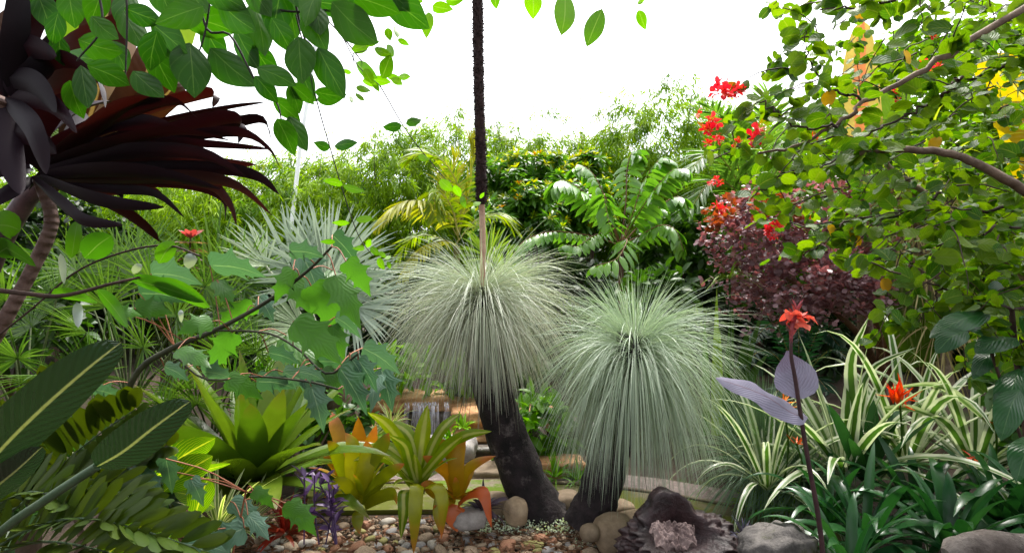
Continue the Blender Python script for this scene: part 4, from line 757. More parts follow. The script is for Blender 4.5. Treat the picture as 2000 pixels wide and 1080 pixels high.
heli('small orange heliconia flower behind the purple canna leaf', (1530, 790, 3.4), (1530, 950, 3.4), .075, M_helo, 20)
heli('small red heliconia flower in the arching leaves at the end of the bed', (1945, 830, 3.1), (1925, 950, 3.2), .07, M_hel, 10); heli('red heliconia bud low in the dark straps', (1900, 895, 3.0), (1890, 960, 3.0), .07, M_hel, 6); heli('red heliconia bud below the canna leaves', (1555, 865, 3.3), (1560, 950, 3.3), .07, M_hel, 6)

# ------------------------------------------------------------------ canna
M_can = leaf_mat('purple_canna_leaf', (.20, .19, .25), (.27, .255, .33), .12, .34, .6, (1.2, .9, 1.1), mid=(.2, .15, .2), midw=.07, veins=1.0, vfreq=70, vslope=.5, vein_c=(.13, .11, .16), blotch=.25)
M_cst = rock_mat('canna_stem', (.02, .010, .012), (.06, .028, .03), 10, .5, .2); M_cfl = leaf_mat('coral_petal', (.75, .12, .09), (.8, .30, .22), .4, .5, .4, (1.1, .8, .7)); M_cbud = leaf_mat('canna_bud', (.28, .05, .07), (.34, .09, .1), .1, .4, .5)
D = 2.2; rt = thing('canna', 'tall purple leaved canna with a coral red flower head beside the grey boulder', 'canna', G(1612, 1130) * 0 + P(1612, 1130, D) * [1, 1, 0])
st_ = SP([(1618, 1340, D), (1612, 1150, D), (1600, 1020, D), (1575, 880, D), (1553, 740, D), (1545, 690, D), (1547, 640, D), (1556, 605, D)], 30)
mb = MB(); mb.tube(st_, np.linspace(.012, .005, 30), 8); mb.build('stem', M_cst, rt)
mb = MB(); pr_ = np.array([.18, .7, .96, 1.0, .98, .9, .78, .62, .42, .2, .05]); leafpx(mb, [(1562, 778, D), (1556, 740, D + .03), (1546, 715, D + .04), (1538, 685, D + .03)], 42, pr_, .2, .28, wave=.12); mb.build('leaf', M_can, rt)
mb = MB(); leafpx(mb, [(1578, 815, D), (1545, 805, D), (1500, 775, D), (1450, 755, D), (1398, 738, D)], 27, oval(16, .8, .5), .75, .3, wave=.25, wf=2.5); mb.build('leaf', M_can, rt)
fl = None; mb = MB(); mb.tube(st_[22:], np.linspace(.006, .012, 8), 6); a = np.arange(14); q = st_[23 + a % 7]; d = np.stack([np.cos(a * 2.4), np.sin(a * 2.4), 1.6 + 0 * a], -1); leaves(mb, q, d, .05, .007, oval(5), 0, .3, .6); fl = mb.build('flower_head', M_cbud, rt)
for k in range(13):
    mb = MB(); a = k * 2.4; d = np.array([math.cos(a) * 1.0, math.sin(a), uni(-.5, .9)]); c = P(1556, 622, D) + uni(-.022, .022, 3); leaves(mb, c[None], d[None], uni(.05, .075), .019, oval(8, 1.2, .6), .9, .5, .3, None, True, None, .35); mb.build('petal', M_cfl, fl)

# ------------------------------------------------------------------ banana plants, shaggy palm
M_ban = leaf_mat('green_banana_leaf', (.07, .13, .015), (.10, .17, .02), .5, .35, .5, veins=.6, vfreq=220, vslope=.12, mid=(.2, .24, .07), midw=.04)
M_banp = leaf_mat('pink_banana_leaf', (.42, .19, .11), (.48, .24, .13), .4, .4, .5, (1.2, 1, .6), margin=(.38, .33, .10), mstart=.35, veins=.6, vfreq=220, vslope=.12)
M_bany = leaf_mat('yellow_banana_leaf', (.30, .25, .025), (.38, .31, .04), .55, .4, .5, (1.2, 1.1, .4), veins=.6, vfreq=160, vslope=.12, mid=(.45, .38, .1), midw=.04)
M_pse = rock_mat('banana_stem', (.06, .035, .025), (.12, .09, .04), 4, .6, .3)
def banana(label, bx, d, top, lst):
    b = P(bx, 540, d); rt = thing('banana_plant', label, 'banana plant', (b[0], d, gz(b[0], d))); mb = MB(); mb.tube(spline([(b[0], d, 0), P(bx, (top + 830) / 2, d), P(bx, top, d)], 10), np.linspace(.09, .04, 10), 10); mb.build('stem', M_pse, rt)
    for pts, hw, mt, tl in lst: mb = MB(); leafpx(mb, [(bx, top, d)] + pts, hw, oval(22, .55, .4), tl, .2, wave=.08, wf=5); mb.build('leaf', mt, rt)
banana('banana plant with an upright pink and cream leaf against the sky', 1690, 5.4, 330, [([(1684, 240, 5.3), (1680, 130, 5.2), (1684, 40, 5.1)], 36, M_banp, .1), ([(1740, 230, 5.3), (1760, 140, 5.3), (1720, 120, 5.3)], 28, M_ban, .5), ([(1640, 260, 5.3), (1600, 220, 5.2), (1570, 260, 5.1)], 30, M_ban, .8)])
banana('banana plant with a large yellowing leaf at the end of the garden', 2080, 5.0, 400, [([(2040, 290, 4.8), (1990, 180, 4.7), (1915, 115, 4.6)], 60, M_bany, .35), ([(2060, 340, 4.8), (2000, 240, 4.7), (1940, 230, 4.6)], 45, M_bany, .7), ([(2100, 250, 5), (2110, 120, 5), (2140, 40, 5)], 50, M_ban, .2)])
banana('banana plant with one large hanging olive green leaf beside the shaggy palm', 1800, 4.9, 470, [([(1770, 490, 4.75), (1762, 590, 4.6), (1790, 700, 4.55), (1800, 715, 4.5)], 52, M_ban, .1), ([(1830, 380, 4.8), (1880, 330, 4.7), (1930, 380, 4.6)], 40, M_ban, .8)])
M_fib = leaf_mat('straw_fibre', (.24, .19, .09), (.42, .36, .2), .2, .55, .3)
rt = thing('shaggy_palm', 'pale grey palm trunk shaggy with hanging straw coloured old leaves', 'palm', P(1838, 900, 4.6) * [1, 1, 0])
tp = SP([(1842, 925, 4.6), (1838, 780, 4.6), (1825, 640, 4.6), (1812, 500, 4.6), (1800, 380, 4.6)], 24); mb = MB(); mb.tube(tp, np.linspace(.11, .07, 24), 12, .07); mb.build('trunk', rock_mat('pale_bark', (.16, .11, .08), (.36, .27, .2), 7, .9, .9, None, .5, 40, .2, .02, ring=90), rt)
n = 300; b = tp[R.integers(11, 24, n)] + R.normal(0, .07, (n, 3)); d = R.normal(0, .5, (n, 3)) + [0, -.2, -.3]; mb = MB(); mb.rib(arcs(b, d, uni(.3, .8, n), 1.6, 9), (.006 * strap(9, .9, .4))[None], R.normal(0, 1, (n, 3)), .3); mb.build('dead_leaves', M_fib, rt)
mb = MB(); n = 90; d = nrm(R.normal(0, 1, (n, 3))); d[:, 2] = np.abs(d[:, 2]); mb.rib(arcs(np.tile(tp[-1], (n, 1)), d, uni(.5, .9, n), 1.0, 9), (.016 * strap(9, .8, .5))[None], np.cross(d, UP), .3); mb.build('crown', M_bg, rt)
M_cane = rock_mat('yellow_cane', (.25, .2, .05), (.38, .32, .1), 8, .45, .2, ring=60)
for i, (x, x2) in enumerate(((1935, 1945), (1958, 1952), (1990, 1975))):
    mb = MB(); rt = thing('cane', 'yellow bamboo cane standing in the corner behind the dark leaves', 'bamboo', P(x, 900, 4.4) * [1, 1, 0], 'yellow canes in the corner'); mb.tube(SP([(x, 930, 4.4), ((x + x2) / 2, 700, 4.4), (x2, 420, 4.4)], 14), .018, 8); mb.build('stalk', M_cane, rt)
    mb = MB(); q = SP([((x + x2) / 2, 700, 4.4), (x2, 420, 4.4)], 30); sprays(mb, q[R.integers(0, 30, 40)], nrm(R.normal(0, 1, (40, 3))), 5, .2, .011, prof(4, .5, .7), .6, .9, .12, .6, 0, False); mb.build('foliage', M_bam, rt)
# dark fern fronds under the smoke bush, sword leaves
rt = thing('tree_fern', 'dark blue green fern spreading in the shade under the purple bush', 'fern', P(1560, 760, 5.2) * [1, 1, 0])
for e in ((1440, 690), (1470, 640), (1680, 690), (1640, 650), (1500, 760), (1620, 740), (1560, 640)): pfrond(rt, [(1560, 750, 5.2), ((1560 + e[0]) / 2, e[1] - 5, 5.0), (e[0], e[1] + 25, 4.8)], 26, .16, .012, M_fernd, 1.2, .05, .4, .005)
rt = thing('sword_leaf_plant', 'tall sword leaved plant standing behind the second grass tree', 'plant', P(1420, 800, 4.8) * [1, 1, 0])
for x0, x1, y1, hw in ((1395, 1400, 560, 9), (1420, 1432, 580, 11), (1405, 1406, 640, 9), (1440, 1462, 630, 13), (1380, 1376, 620, 8), (1430, 1490, 600, 10), (1450, 1500, 690, 9)): mb = MB(); leafpx(mb, [(x0, 850, 4.8), ((x0 * 2 + x1) / 3, 740, 4.8), (x1, y1, 4.75)], hw, strap(10, .8, .5), uni(-.6, .6), .3); mb.build('leaf', M_fang if x0 % 2 else M_und, rt)
rt = thing('grassy_plant', 'light green grassy spray hanging in front of the purple bush', 'plant', P(1425, 620, 4.5))
mb = MB(); n = 26; d = np.stack([uni(-1, 1, n), uni(-1, .2, n), uni(.0, .9, n)], -1); mb.rib(arcs(np.tile(P(1425, 545, 4.5), (n, 1)), d, uni(.15, .32, n), 1.4, 8), (.007 * prof(8, .3, .6))[None], np.cross(d, UP), .2); mb.build('blades', M_fang, rt); mb = MB(); mb.tube([P(1425, 545, 4.5), P(1428, 700, 4.6), P(1430, 860, 4.7)], .008, 5); mb.build('stem', M_und, rt)

# ------------------------------------------------------------------ bauhinia with red flowers
M_bau = leaf_mat('bauhinia_leaf', (.030, .085, .005), (.12, .19, .010), .53, .44, .3, (1.7, 1.7, .3), mid=(.13, .19, .03), midw=.06, veins=.4, vfreq=26, vslope=-.6, vein_c=(.12, .19, .03), blotch=.2)
M_bauy = leaf_mat('yellow_bauhinia_leaf', (.45, .26, .015), (.52, .36, .03), .5, .45, .4, (1.2, 1.0, .3))
M_bbr = rock_mat('bauhinia_bark', (.10, .065, .045), (.24, .17, .12), 12, .8, .6, ring=40); M_twg = rock_mat('bauhinia_twig', (.03, .018, .014), (.07, .04, .03), 12, .8, .4)
M_red = leaf_mat('red_petal', (.66, .03, .055), (.74, .10, .12), .4, .45, .4, (1.2, .5, .5), blotch=.15)
rt = thing('bauhinia_tree', 'sprawling bauhinia tree with round light green leaves and red flowers reaching in over the bed', 'tree', (3.3, 2.6, 0))
MAIN = [([(2160, 640, 2.0), (2060, 420, 1.9), (2000, 372, 1.86), (1900, 316, 1.84), (1830, 296, 1.84), (1740, 293, 1.84), (1678, 300, 1.86)], .019, .009), ([(2180, 500, 2.3), (2110, -40, 2.1), (2010, 12, 2.0), (1900, 78, 2.0), (1800, 140, 2.0), (1690, 200, 2.0), (1640, 240, 2.0), (1560, 285, 2.05), (1480, 300, 2.1)], .016, .004),
        ([(2160, 700, 2.7), (2010, 550, 2.8), (1940, 490, 2.8), (1880, 440, 2.8), (1800, 380, 2.8), (1730, 315, 2.8)], .026, .012), ([(2140, 350, 2.5), (2010, 300, 2.5), (1920, 330, 2.5), (1850, 372, 2.5), (1780, 410, 2.5), (1650, 432, 2.5), (1570, 440, 2.6)], .011, .003),
        ([(2140, 400, 2.5), (2000, 400, 2.5), (1900, 420, 2.6), (1800, 440, 2.6), (1700, 520, 2.6)], .010, .003), ([(2150, 580, 2.6), (2000, 600, 2.4), (1920, 590, 2.4), (1840, 560, 2.5), (1750, 540, 2.5)], .009, .003), ([(1880, 150, 2.0), (1850, 180, 2.05), (1800, 210, 2.1), (1700, 260, 2.1), (1600, 330, 2.1)], .006, .003),
        ([(2100, 120, 2.2), (2000, 120, 2.3), (1900, 150, 2.3), (1820, 200, 2.4), (1750, 260, 2.4)], .009, .003), ([(1690, 200, 2.0), (1620, 170, 2.0), (1580, 120, 2.0), (1574, 60, 2.0)], .005, .002), ([(1640, 240, 2.0), (1560, 250, 2.0), (1490, 200, 2.05), (1440, 230, 2.1)], .005, .002),
        ([(1678, 300, 2.2), (1600, 330, 2.2), (1530, 340, 2.25), (1450, 405, 2.3)], .006, .002), ([(1650, 432, 2.5), (1600, 480, 2.5), (1560, 500, 2.6)], .004, .002), ([(2010, -30, 2.0), (1850, -20, 2.0), (1700, 10, 2.0), (1600, 20, 2.05)], .007, .003), ([(1840, 560, 2.5), (1800, 620, 2.5), (1760, 640, 2.6)], .004, .002), ([(2060, 480, 2.3), (1960, 440, 2.2), (1900, 470, 2.2), (1830, 480, 2.3)], .006, .003)]
t0 = np.array([3.3, 2.6, 0]); mb = MB(); mb.tube(spline([t0 - [0, 0, .05], t0 + [-.1, 0, .7], P(2160, 640, 2.4)], 12), np.linspace(.09, .06, 12), 10, .05); mb.tube(spline([P(2160, 640, 2.4), P(2200, 500, 2.35), P(2200, 200, 2.3), P(2150, -60, 2.2)], 10), np.linspace(.055, .02, 10), 9, .05); mb.build('trunk', M_bbr, rt)
brs = []
for i, (pts, r0, r1) in enumerate(MAIN):
    q = SP(pts, 36); q[1:-1] += R.normal(0, .006 if i else .0015, (34, 3)); mb = MB(); mb.tube(q, np.linspace(r0, r1, 36), 8, .05); brs.append((mb.build('branch', M_bbr if r0 > .012 else M_twg, rt), q))
bil = np.array([.28, .78, .98, 1.0, .93, .74, .42]); bsh = np.array([-.10, -.07, 0, .02, .05, .10, .13])
def inside(px, py, poly):
    c = False; j = len(poly) - 1
    for i in range(len(poly)):
        (x1, y1), (x2, y2) = poly[i], poly[j]
        if (y1 > py) != (y2 > py) and px < (x2 - x1) * (py - y1) / (y2 - y1) + x1: c = not c
        j = i
    return c
POLY = [(1600, -60), (2180, -60), (2180, 640), (1900, 620), (1780, 560), (1680, 510), (1600, 450), (1540, 420), (1480, 400), (1440, 370), (1430, 320), (1440, 230), (1480, 200), (1560, 200), (1545, 120), (1580, 60)]
def bleaf(mb, pos, d, L, hang=.35):
    leaves(mb, pos, d, L, L * .53 if np.ndim(L) else L * .53, bil, .5, .9, .22, bsh, True, None, .08, np.array([-.25, -.75, .45]))
def twigs(n, poly, d0, d1, Lr, m, name, solo=False):
    mt, ml = MB(), MB(); k = 0
    while k < n:
        px, py = uni(1380, 2180), uni(-60, 690)
        if not inside(px, py, poly): continue
        k += 1; c = P(px, py, uni(d0, d1))
        if solo: mt, ml = MB(), MB()
        dr = nrm(np.array([uni(-1, .3), uni(-.6, .6), uni(-.6, .5)])); l = uni(.15, .3)
        pth = arcs(c, dr, l, .6, 7)[0]; pth += np.cumsum(R.normal(0, .006, (7, 3)), 0); mt.tube(pth, np.linspace(.0035, .0015, 7), 4)
        j = R.integers(1, 7, m); a = uni(0, 6.28, m); ld = np.stack([np.cos(a), np.sin(a), uni(-.9, .5, m)], -1); ll = uni(*Lr, m)
        leaves(ml, pth[j] + ld * .015, ld, ll, ll * .53, bil, .5, .8, .2, bsh, True, None, .1, np.array([-.2, -.8, .5]))
        if solo: f = mt.build('twig', M_twg, rt); ml.build(name, M_bau, f)
    if not solo: f = mt.build('twigs', M_twg, rt); f['kind'] = 'stuff'; ml.build(name, M_bau, f)['kind'] = 'stuff'
twigs(60, POLY, 1.98, 2.3, (.034, .064), 8, 'foliage', True); twigs(150, POLY, 2.4, 3.0, (.032, .06), 8, 'foliage'); twigs(140, [(1640, 60)] + POLY[1:6] + [(1600, 500), (1560, 400)], 3.0, 3.9, (.035, .06), 8, 'foliage')
twigs(46, [(1700, 380), (2150, 380), (2150, 690), (1880, 690), (1750, 600), (1640, 470), (1560, 440), (1600, 400)], 2.4, 2.9, (.035, .06), 9, 'foliage', True)
for bi, (o, q) in enumerate(brs):
    mb = MB(); m = 24; j = R.integers(8 if bi else 32, 36, m); a = uni(0, 6.28, m); ld = np.stack([np.cos(a), np.sin(a), uni(-.9, .6, m)], -1); ll = uni(.032, .062, m); leaves(mb, q[j] + ld * .02, ld, ll, ll * .53, bil, .5, .8, .2, bsh, True, None, .1, np.array([-.2, -.8, .5])); mb.build('foliage', M_bau, o)
for px, py, d in ((1620, 180, 2.0), (1768, 100, 2.1), (1680, 15, 2.2), (1620, 440, 2.5), (1668, 445, 2.45), (1830, 270, 2.3), (1730, 545, 2.5), (1665, 460, 2.5)):
    mb = MB(); leaves(mb, P(px, py, d)[None], np.array([[uni(-.5, .5), -.2, -1]]), .048, .025, bil, .2, .5, .25, bsh, True, None, .1, np.array([-.2, -1, .2])); mb.build('yellow_leaf', M_bauy, rt)
pet = np.array([.12, .15, .25, .6, .95, 1.0, .8, .3])
for cx, cy, d, s, m in ((1412, 190, 2.05, .09, 7), (1437, 182, 2.05, .06, 4), (1383, 250, 2.1, .075, 5), (1398, 278, 2.1, .055, 4), (1476, 268, 2.05, .075, 6), (1398, 357, 2.2, .045, 4), (1406, 410, 2.25, .05, 5), (1507, 448, 2.3, .06, 6), (1500, 462, 2.3, .045, 4), (1803, 135, 2.3, .06, 5), (1745, 190, 2.3, .04, 4), (1440, 285, 2.1, .035, 3), (1365, 225, 2.1, .03, 2), (1820, 70, 2.4, .05, 3), (1590, 260, 2.3, .04, 3)):
    c = P(cx, cy, d); s *= .68
    for k in range(m):
        mf = MB(); ms = MB(); o = c + R.normal(0, s * .35, 3); ax = nrm(np.array([uni(-.9, .9), uni(-1, -.1), uni(-.4, 1)])); X = nrm(np.cross(ax, UP)); Y = np.cross(ax, X); a = np.arange(5) * 1.2566 + uni(0, 1)
        dd = ax * .75 + X * np.cos(a)[:, None] + Y * np.sin(a)[:, None]; leaves(mf, np.tile(o, (5, 1)), dd, s * uni(.5, .75, 5), s * .19, pet, .2, .4, .3, None, True, None, .35)
        aa = uni(0, 6.28, 5); ms.rib(arcs(np.tile(o, (5, 1)), ax * 1.2 + .35 * (X * np.cos(aa)[:, None] + Y * np.sin(aa)[:, None]), s * .9, .1, 5), np.full((1, 5), .0008), X, 0, None, None, False); ms.tube(spline([o, o * .5 + c * .5 + [0, 0, .02], c + [.02, .02, .03]], 4), .0012, 4)
        f = mf.build('flower', M_red, rt); ms.build('stamen', M_hel, f)
# broad dark leaves at the corner
M_cor = leaf_mat('dark_broad', (.016, .06, .02), (.03, .11, .03), .3, .3, .6, veins=.5, vfreq=50, vslope=.5, mid=(.06, .14, .05), midw=.04)
rt = thing('broad_leaf_shrub', 'dark shrub with big pointed glossy leaves in front of the yellow canes', 'shrub', P(2010, 1000, 2.5) * [1, 1, 0])
mb = MB(); mb.tube(SP([(2040, 1180, 2.5), (2010, 900, 2.5), (1985, 700, 2.5), (1975, 600, 2.5)], 12), .012, 6); mb.tube(SP([(2010, 900, 2.5), (1940, 700, 2.4), (1925, 640, 2.4)], 8), .007, 6); mb.build('stem', M_twg, rt)
for p0, p1, hw, tl in (((1935, 610, 2.4), (1815, 660, 2.3), 24, .5), ((1930, 650, 2.4), (1850, 625, 2.4), 22, .9), ((1890, 645, 2.3), (1828, 690, 2.2), 22, .2), ((1985, 660, 2.4), (1905, 690, 2.3), 26, .7), ((1990, 720, 2.4), (1960, 830, 2.3), 28, .1), ((1990, 760, 2.3), (1955, 860, 2.2), 26, -.2), ((1990, 620, 2.5), (2060, 680, 2.4), 28, .4), ((1975, 600, 2.5), (1930, 560, 2.4), 22, .8), ((2010, 800, 2.4), (1940, 790, 2.3), 26, .6), ((2020, 850, 2.4), (1985, 940, 2.3), 28, .1), ((1995, 700, 2.5), (2050, 760, 2.4), 28, .4), ((1950, 680, 2.5), (1900, 740, 2.45), 20, .4)):
    mb = MB(); m_ = ((p0[0] + p1[0]) / 2, (p0[1] + p1[1]) / 2 - 10, (p0[2] + p1[2]) / 2 - .03); leafpx(mb, [p0, m_, p1], hw, oval(10, .85, .7), tl, .2, wave=.06); mb.build('leaf', M_cor, rt)

# ------------------------------------------------------------------ lobed leaf shrub
M_lob = leaf_mat('lobed_leaf', (.04, .105, .010), (.085, .16, .016), .44, .34, .5, (1.3, 1.55, .35), mid=(.14, .24, .07), midw=.05, veins=.3, vfreq=38, vslope=.5, vein_c=(.10, .2, .05), blotch=.12, back=(.06, .16, .025))
M_lobt = leaf_mat('blue_green_lobed_leaf', (.06, .12, .075), (.10, .17, .12), .25, .28, .7, (1.2, 1.6, .6), mid=(.2, .28, .18), midw=.04, veins=.35, vfreq=38, vslope=.5, blotch=.12)
lobW = np.array([.05, .42, .66, .62, .52, .60, .95, .70, .50, .46, .64, .42, .30, .24, .16, .08, .02]); lobS = np.array([0, -.07, -.04, .02, .0, .03, .10, .02, 0, .03, .09, .02, 0, 0, 0, 0, 0])
M_dst = rock_mat('dark_stem', (.02, .022, .012), (.05, .05, .025), 10, .7, .3); M_rpet = rock_mat('red_petiole', (.2, .06, .03), (.3, .12, .06), 10, .6, .1)
def lobed(root, cx, cy, L, ang, d, tilt, mat, stem=None):
    a = math.radians(ang); dx, dy = math.cos(a) * L / 2, math.sin(a) * L / 2; dz = uni(-.06, .06); mb = MB()
    p0 = (cx - dx, cy - dy, d + dz); p1 = (cx + dx, cy + dy, d - dz); leafpx(mb, [p0, (cx, cy - L * .06, d - .02), p1], L * .40, lobW, tilt, .25, None, .10, lobS, 1.5); lf = mb.build('leaf', mat, root)
    if stem is not None:
        b = MB(); i = np.argmin(np.linalg.norm(stem - P(*p0), axis=1)); b.tube(spline([stem[i], (stem[i] + P(*p0)) / 2 + [0, 0, .02], P(*p0)], 6), .0028, 4); b.build('petiole', M_rpet, lf)
rt = thing('lobed_leaf_shrub', 'shrub with large pointed lobed leaves on a dark arching stem near the silver palm', 'shrub', P(215, 1010, 2.6) * [1, 1, 0])
ST = [SP([(190, 1230, 2.6), (210, 900, 2.6), (260, 740, 2.55), (330, 683, 2.5), (420, 645, 2.5), (520, 590, 2.5), (600, 530, 2.45), (648, 482, 2.4)], 30), SP([(420, 645, 2.5), (520, 650, 2.45), (580, 680, 2.4), (640, 730, 2.35), (700, 690, 2.3)], 16), SP([(330, 683, 2.5), (400, 740, 2.5), (500, 735, 2.45), (600, 745, 2.4), (660, 760, 2.35)], 16)]
mb = MB(); mb.tube(ST[0], np.linspace(.018, .005, 30), 8); mb.tube(ST[1], .005, 6); mb.tube(ST[2], .005, 6); mb.build('stem', M_dst, rt); SA = np.vstack(ST)
T1, T2 = 1.0, .3
for cx, cy, L, an, k in ((465, 530, 120, 12, 1), (322, 582, 110, 10, 1), (605, 535, 115, 65, 1), (675, 490, 85, 50, 1), (520, 605, 62, 60, 1), (600, 497, 75, 10, 1), (345, 545, 110, 12, 1), (680, 590, 125, 65, 0), (590, 580, 95, 60, 0), (555, 560, 80, 120, 0), (640, 610, 130, 58, 0), (620, 670, 135, 42, 0), (600, 700, 130, 48, 0), (700, 545, 90, 55, 0),
                         (300, 607, 80, 8, 0), (380, 640, 80, 160, 0), (460, 620, 90, 150, 0), (430, 690, 100, 120, 0), (480, 760, 85, 30, 0), (380, 700, 80, 30, 0), (250, 612, 60, 10, 0), (440, 575, 70, 60, 0), (655, 560, 70, 80, 0),
                         (745, 705, 95, 35, 1), (755, 762, 95, 75, 1), (690, 765, 115, 60, 1), (718, 735, 80, 60, 1), (655, 712, 80, 10, 1), (700, 725, 75, 60, 1), (612, 770, 95, 65, 1), (620, 800, 100, 75, 1), (540, 752, 85, 10, 1), (430, 735, 80, 15, 1), (555, 700, 70, 20, 1), (650, 745, 70, 50, 0), (585, 745, 80, 30, 1), (680, 640, 70, 40, 1), (610, 735, 60, 20, 1), (210, 770, 60, 20, 1), (345, 730, 60, 30, 1), (730, 770, 80, 100, 1), (660, 670, 80, 70, 0)):
    lobed(rt, cx, cy, L * .94, an, uni(2.2, 2.65), uni(.3, .8) if k else uni(-.5, .3), M_lobt if k else M_lob, SA)
rt = thing('lobed_leaf_sapling', 'small lobed leaf sapling with drooping blue green leaves over the leaf litter', 'plant', P(440, 1100, 2.2) * [1, 1, 0])
S2 = SP([(450, 1210, 2.2), (455, 1080, 2.2), (470, 1010, 2.2), (480, 960, 2.2)], 10); mb = MB(); mb.tube(S2, .004, 6); mb.build('stem', M_rpet, rt)
for cx, cy, L, an, k in ((385, 962, 60, 65, 1), (480, 1000, 75, 35, 1), (505, 1030, 65, 50, 1), (430, 1058, 110, 150, 1), (400, 1070, 90, 10, 1), (515, 975, 55, 40, 0), (590, 1015, 85, 48, 0), (580, 1000, 60, 15, 0), (285, 940, 90, 40, 1), (330, 930, 70, 80, 1)): lobed(rt, cx, cy, L, an, uni(2.0, 2.3), uni(0, .5), M_lobt if k else M_lob, S2)

# ------------------------------------------------------------------ twig with round leaves, dark curved twig
M_euc = leaf_mat('round_leaf', (.035, .10, .014), (.07, .15, .02), .45, .4, .5, (1.3, 1.6, .4), mid=(.1, .17, .05), midw=.04); M_pale = leaf_mat('pale_underside_leaf', (.26, .30, .29), (.36, .4, .39), .25, .45, .5)
rt = thing('round_leaf_plant', 'thin twig with round dull green leaves and a few pale undersides beside the brown stem', 'plant', P(60, 800, 1.9) * [1, 1, 0])
tw = SP([(-60, 700, 1.9), (60, 605, 1.9), (150, 530, 1.9), (250, 490, 1.9), (330, 480, 1.9), (390, 500, 1.9)], 20); mb = MB(); mb.tube(tw, .0035, 6); mb.tube(SP([(-60, 560, 1.8), (40, 572, 1.8), (120, 578, 1.8), (215, 555, 1.8), (280, 540, 1.85)], 16), np.linspace(.009, .004, 16), 6); mb.tube(SP([(-60, 700, 1.9), (-60, 1100, 1.9), (-50, 1500, 1.9)], 6), .006, 6); mb.build('stem', M_twg, rt)
for p0, p1, hw, mt, tl in (((165, 505, 1.9), (218, 460, 1.9), 26, M_euc, .1), ((140, 505, 1.9), (152, 430, 1.9), 14, M_euc, .4), ((310, 515, 1.9), (340, 472, 1.9), 17, M_euc, .1), ((118, 495, 1.9), (125, 555, 1.88), 7, M_pale, .5), ((368, 525, 1.9), (378, 495, 1.9), 12, M_pale, .3), ((260, 535, 1.9), (278, 518, 1.9), 8, M_pale, .3), ((100, 575, 1.85), (190, 590, 1.8), 20, M_euc, 1.0), ((190, 565, 1.85), (250, 640, 1.8), 16, M_euc, .7), ((250, 545, 1.85), (400, 590, 1.8), 22, M_euc, .8), ((300, 550, 1.85), (410, 600, 1.8), 22, M_euc, .7), ((150, 590, 1.85), (153, 640, 1.8), 9, M_pale, .3), ((352, 605, 1.85), (354, 630, 1.85), 5, M_pale, .3), ((-20, 470, 1.7), (70, 520, 1.7), 18, M_euc, .9), ((-10, 440, 1.7), (40, 450, 1.7), 30, M_euc, .4), ((-10, 500, 1.7), (30, 480, 1.7), 24, M_euc, .2)):
    mb = MB(); leafpx(mb, [p0, ((p0[0] + p1[0]) / 2, (p0[1] + p1[1]) / 2 - 4, p0[2] - .01), p1], hw, oval(9, .85, .55), tl, .2); mb.build('leaf', mt, rt)

# ------------------------------------------------------------------ cordylines
M_cor1 = leaf_mat('dark_purple_cordyline', (.005, .003, .005), (.015, .008, .013), .06, .55, .2, (3.0, .5, .3), blotch=.2, veins=.15, vfreq=6)
M_corr = leaf_mat('red_cordyline', (.018, .007, .007), (.034, .012, .010), .12, .38, .45, (2.2, .5, .25), blotch=.2)
M_cstm = rock_mat('ringed_stem', (.09, .05, .04), (.19, .12, .10), 14, .8, .8, None, .5, 50, .3, .006, ring=150)
def cordy(label, stem, lst, rnd_n, tip, L, mats):
    b = P(*stem[0]); rt = thing('cordyline', label, 'cordyline', (b[0], b[1], 0)); mb = MB(); mb.tube(SP(stem, 30), np.linspace(.024, .02, 30), 10, .03); mb.build('stem', M_cstm, rt)
    for pts, hw, tl, r in lst: mb = MB(); leafpx(mb, pts, hw * .66, np.maximum(prof(18, .4, .6), .05), tl + uni(-.25, .35), .38, None, .08, None, 1.5); mb.build('leaf', M_corr if r else M_cor1, rt)
    c = P(*tip)
    for i in range(rnd_n):
        a = i * 2.4; e = uni(-.3, 1.1); d = np.array([math.cos(a) * math.cos(e), math.sin(a) * math.cos(e) * .8, math.sin(e)]); mb = MB(); mb.rib(arcs(c + uni(-.06, .06, 3), d, L * uni(.7, 1.05), uni(.3, 1.4), 14, 2.), uni(.04, .055) * np.maximum(prof(14, .45, .5), .05), np.cross(d, UP + R.normal(0, .3, 3)), .3, None, None, True, .06, 1.5); mb.build('leaf', M_cor1, rt)
    return rt
B = (70, 340, 1.95)
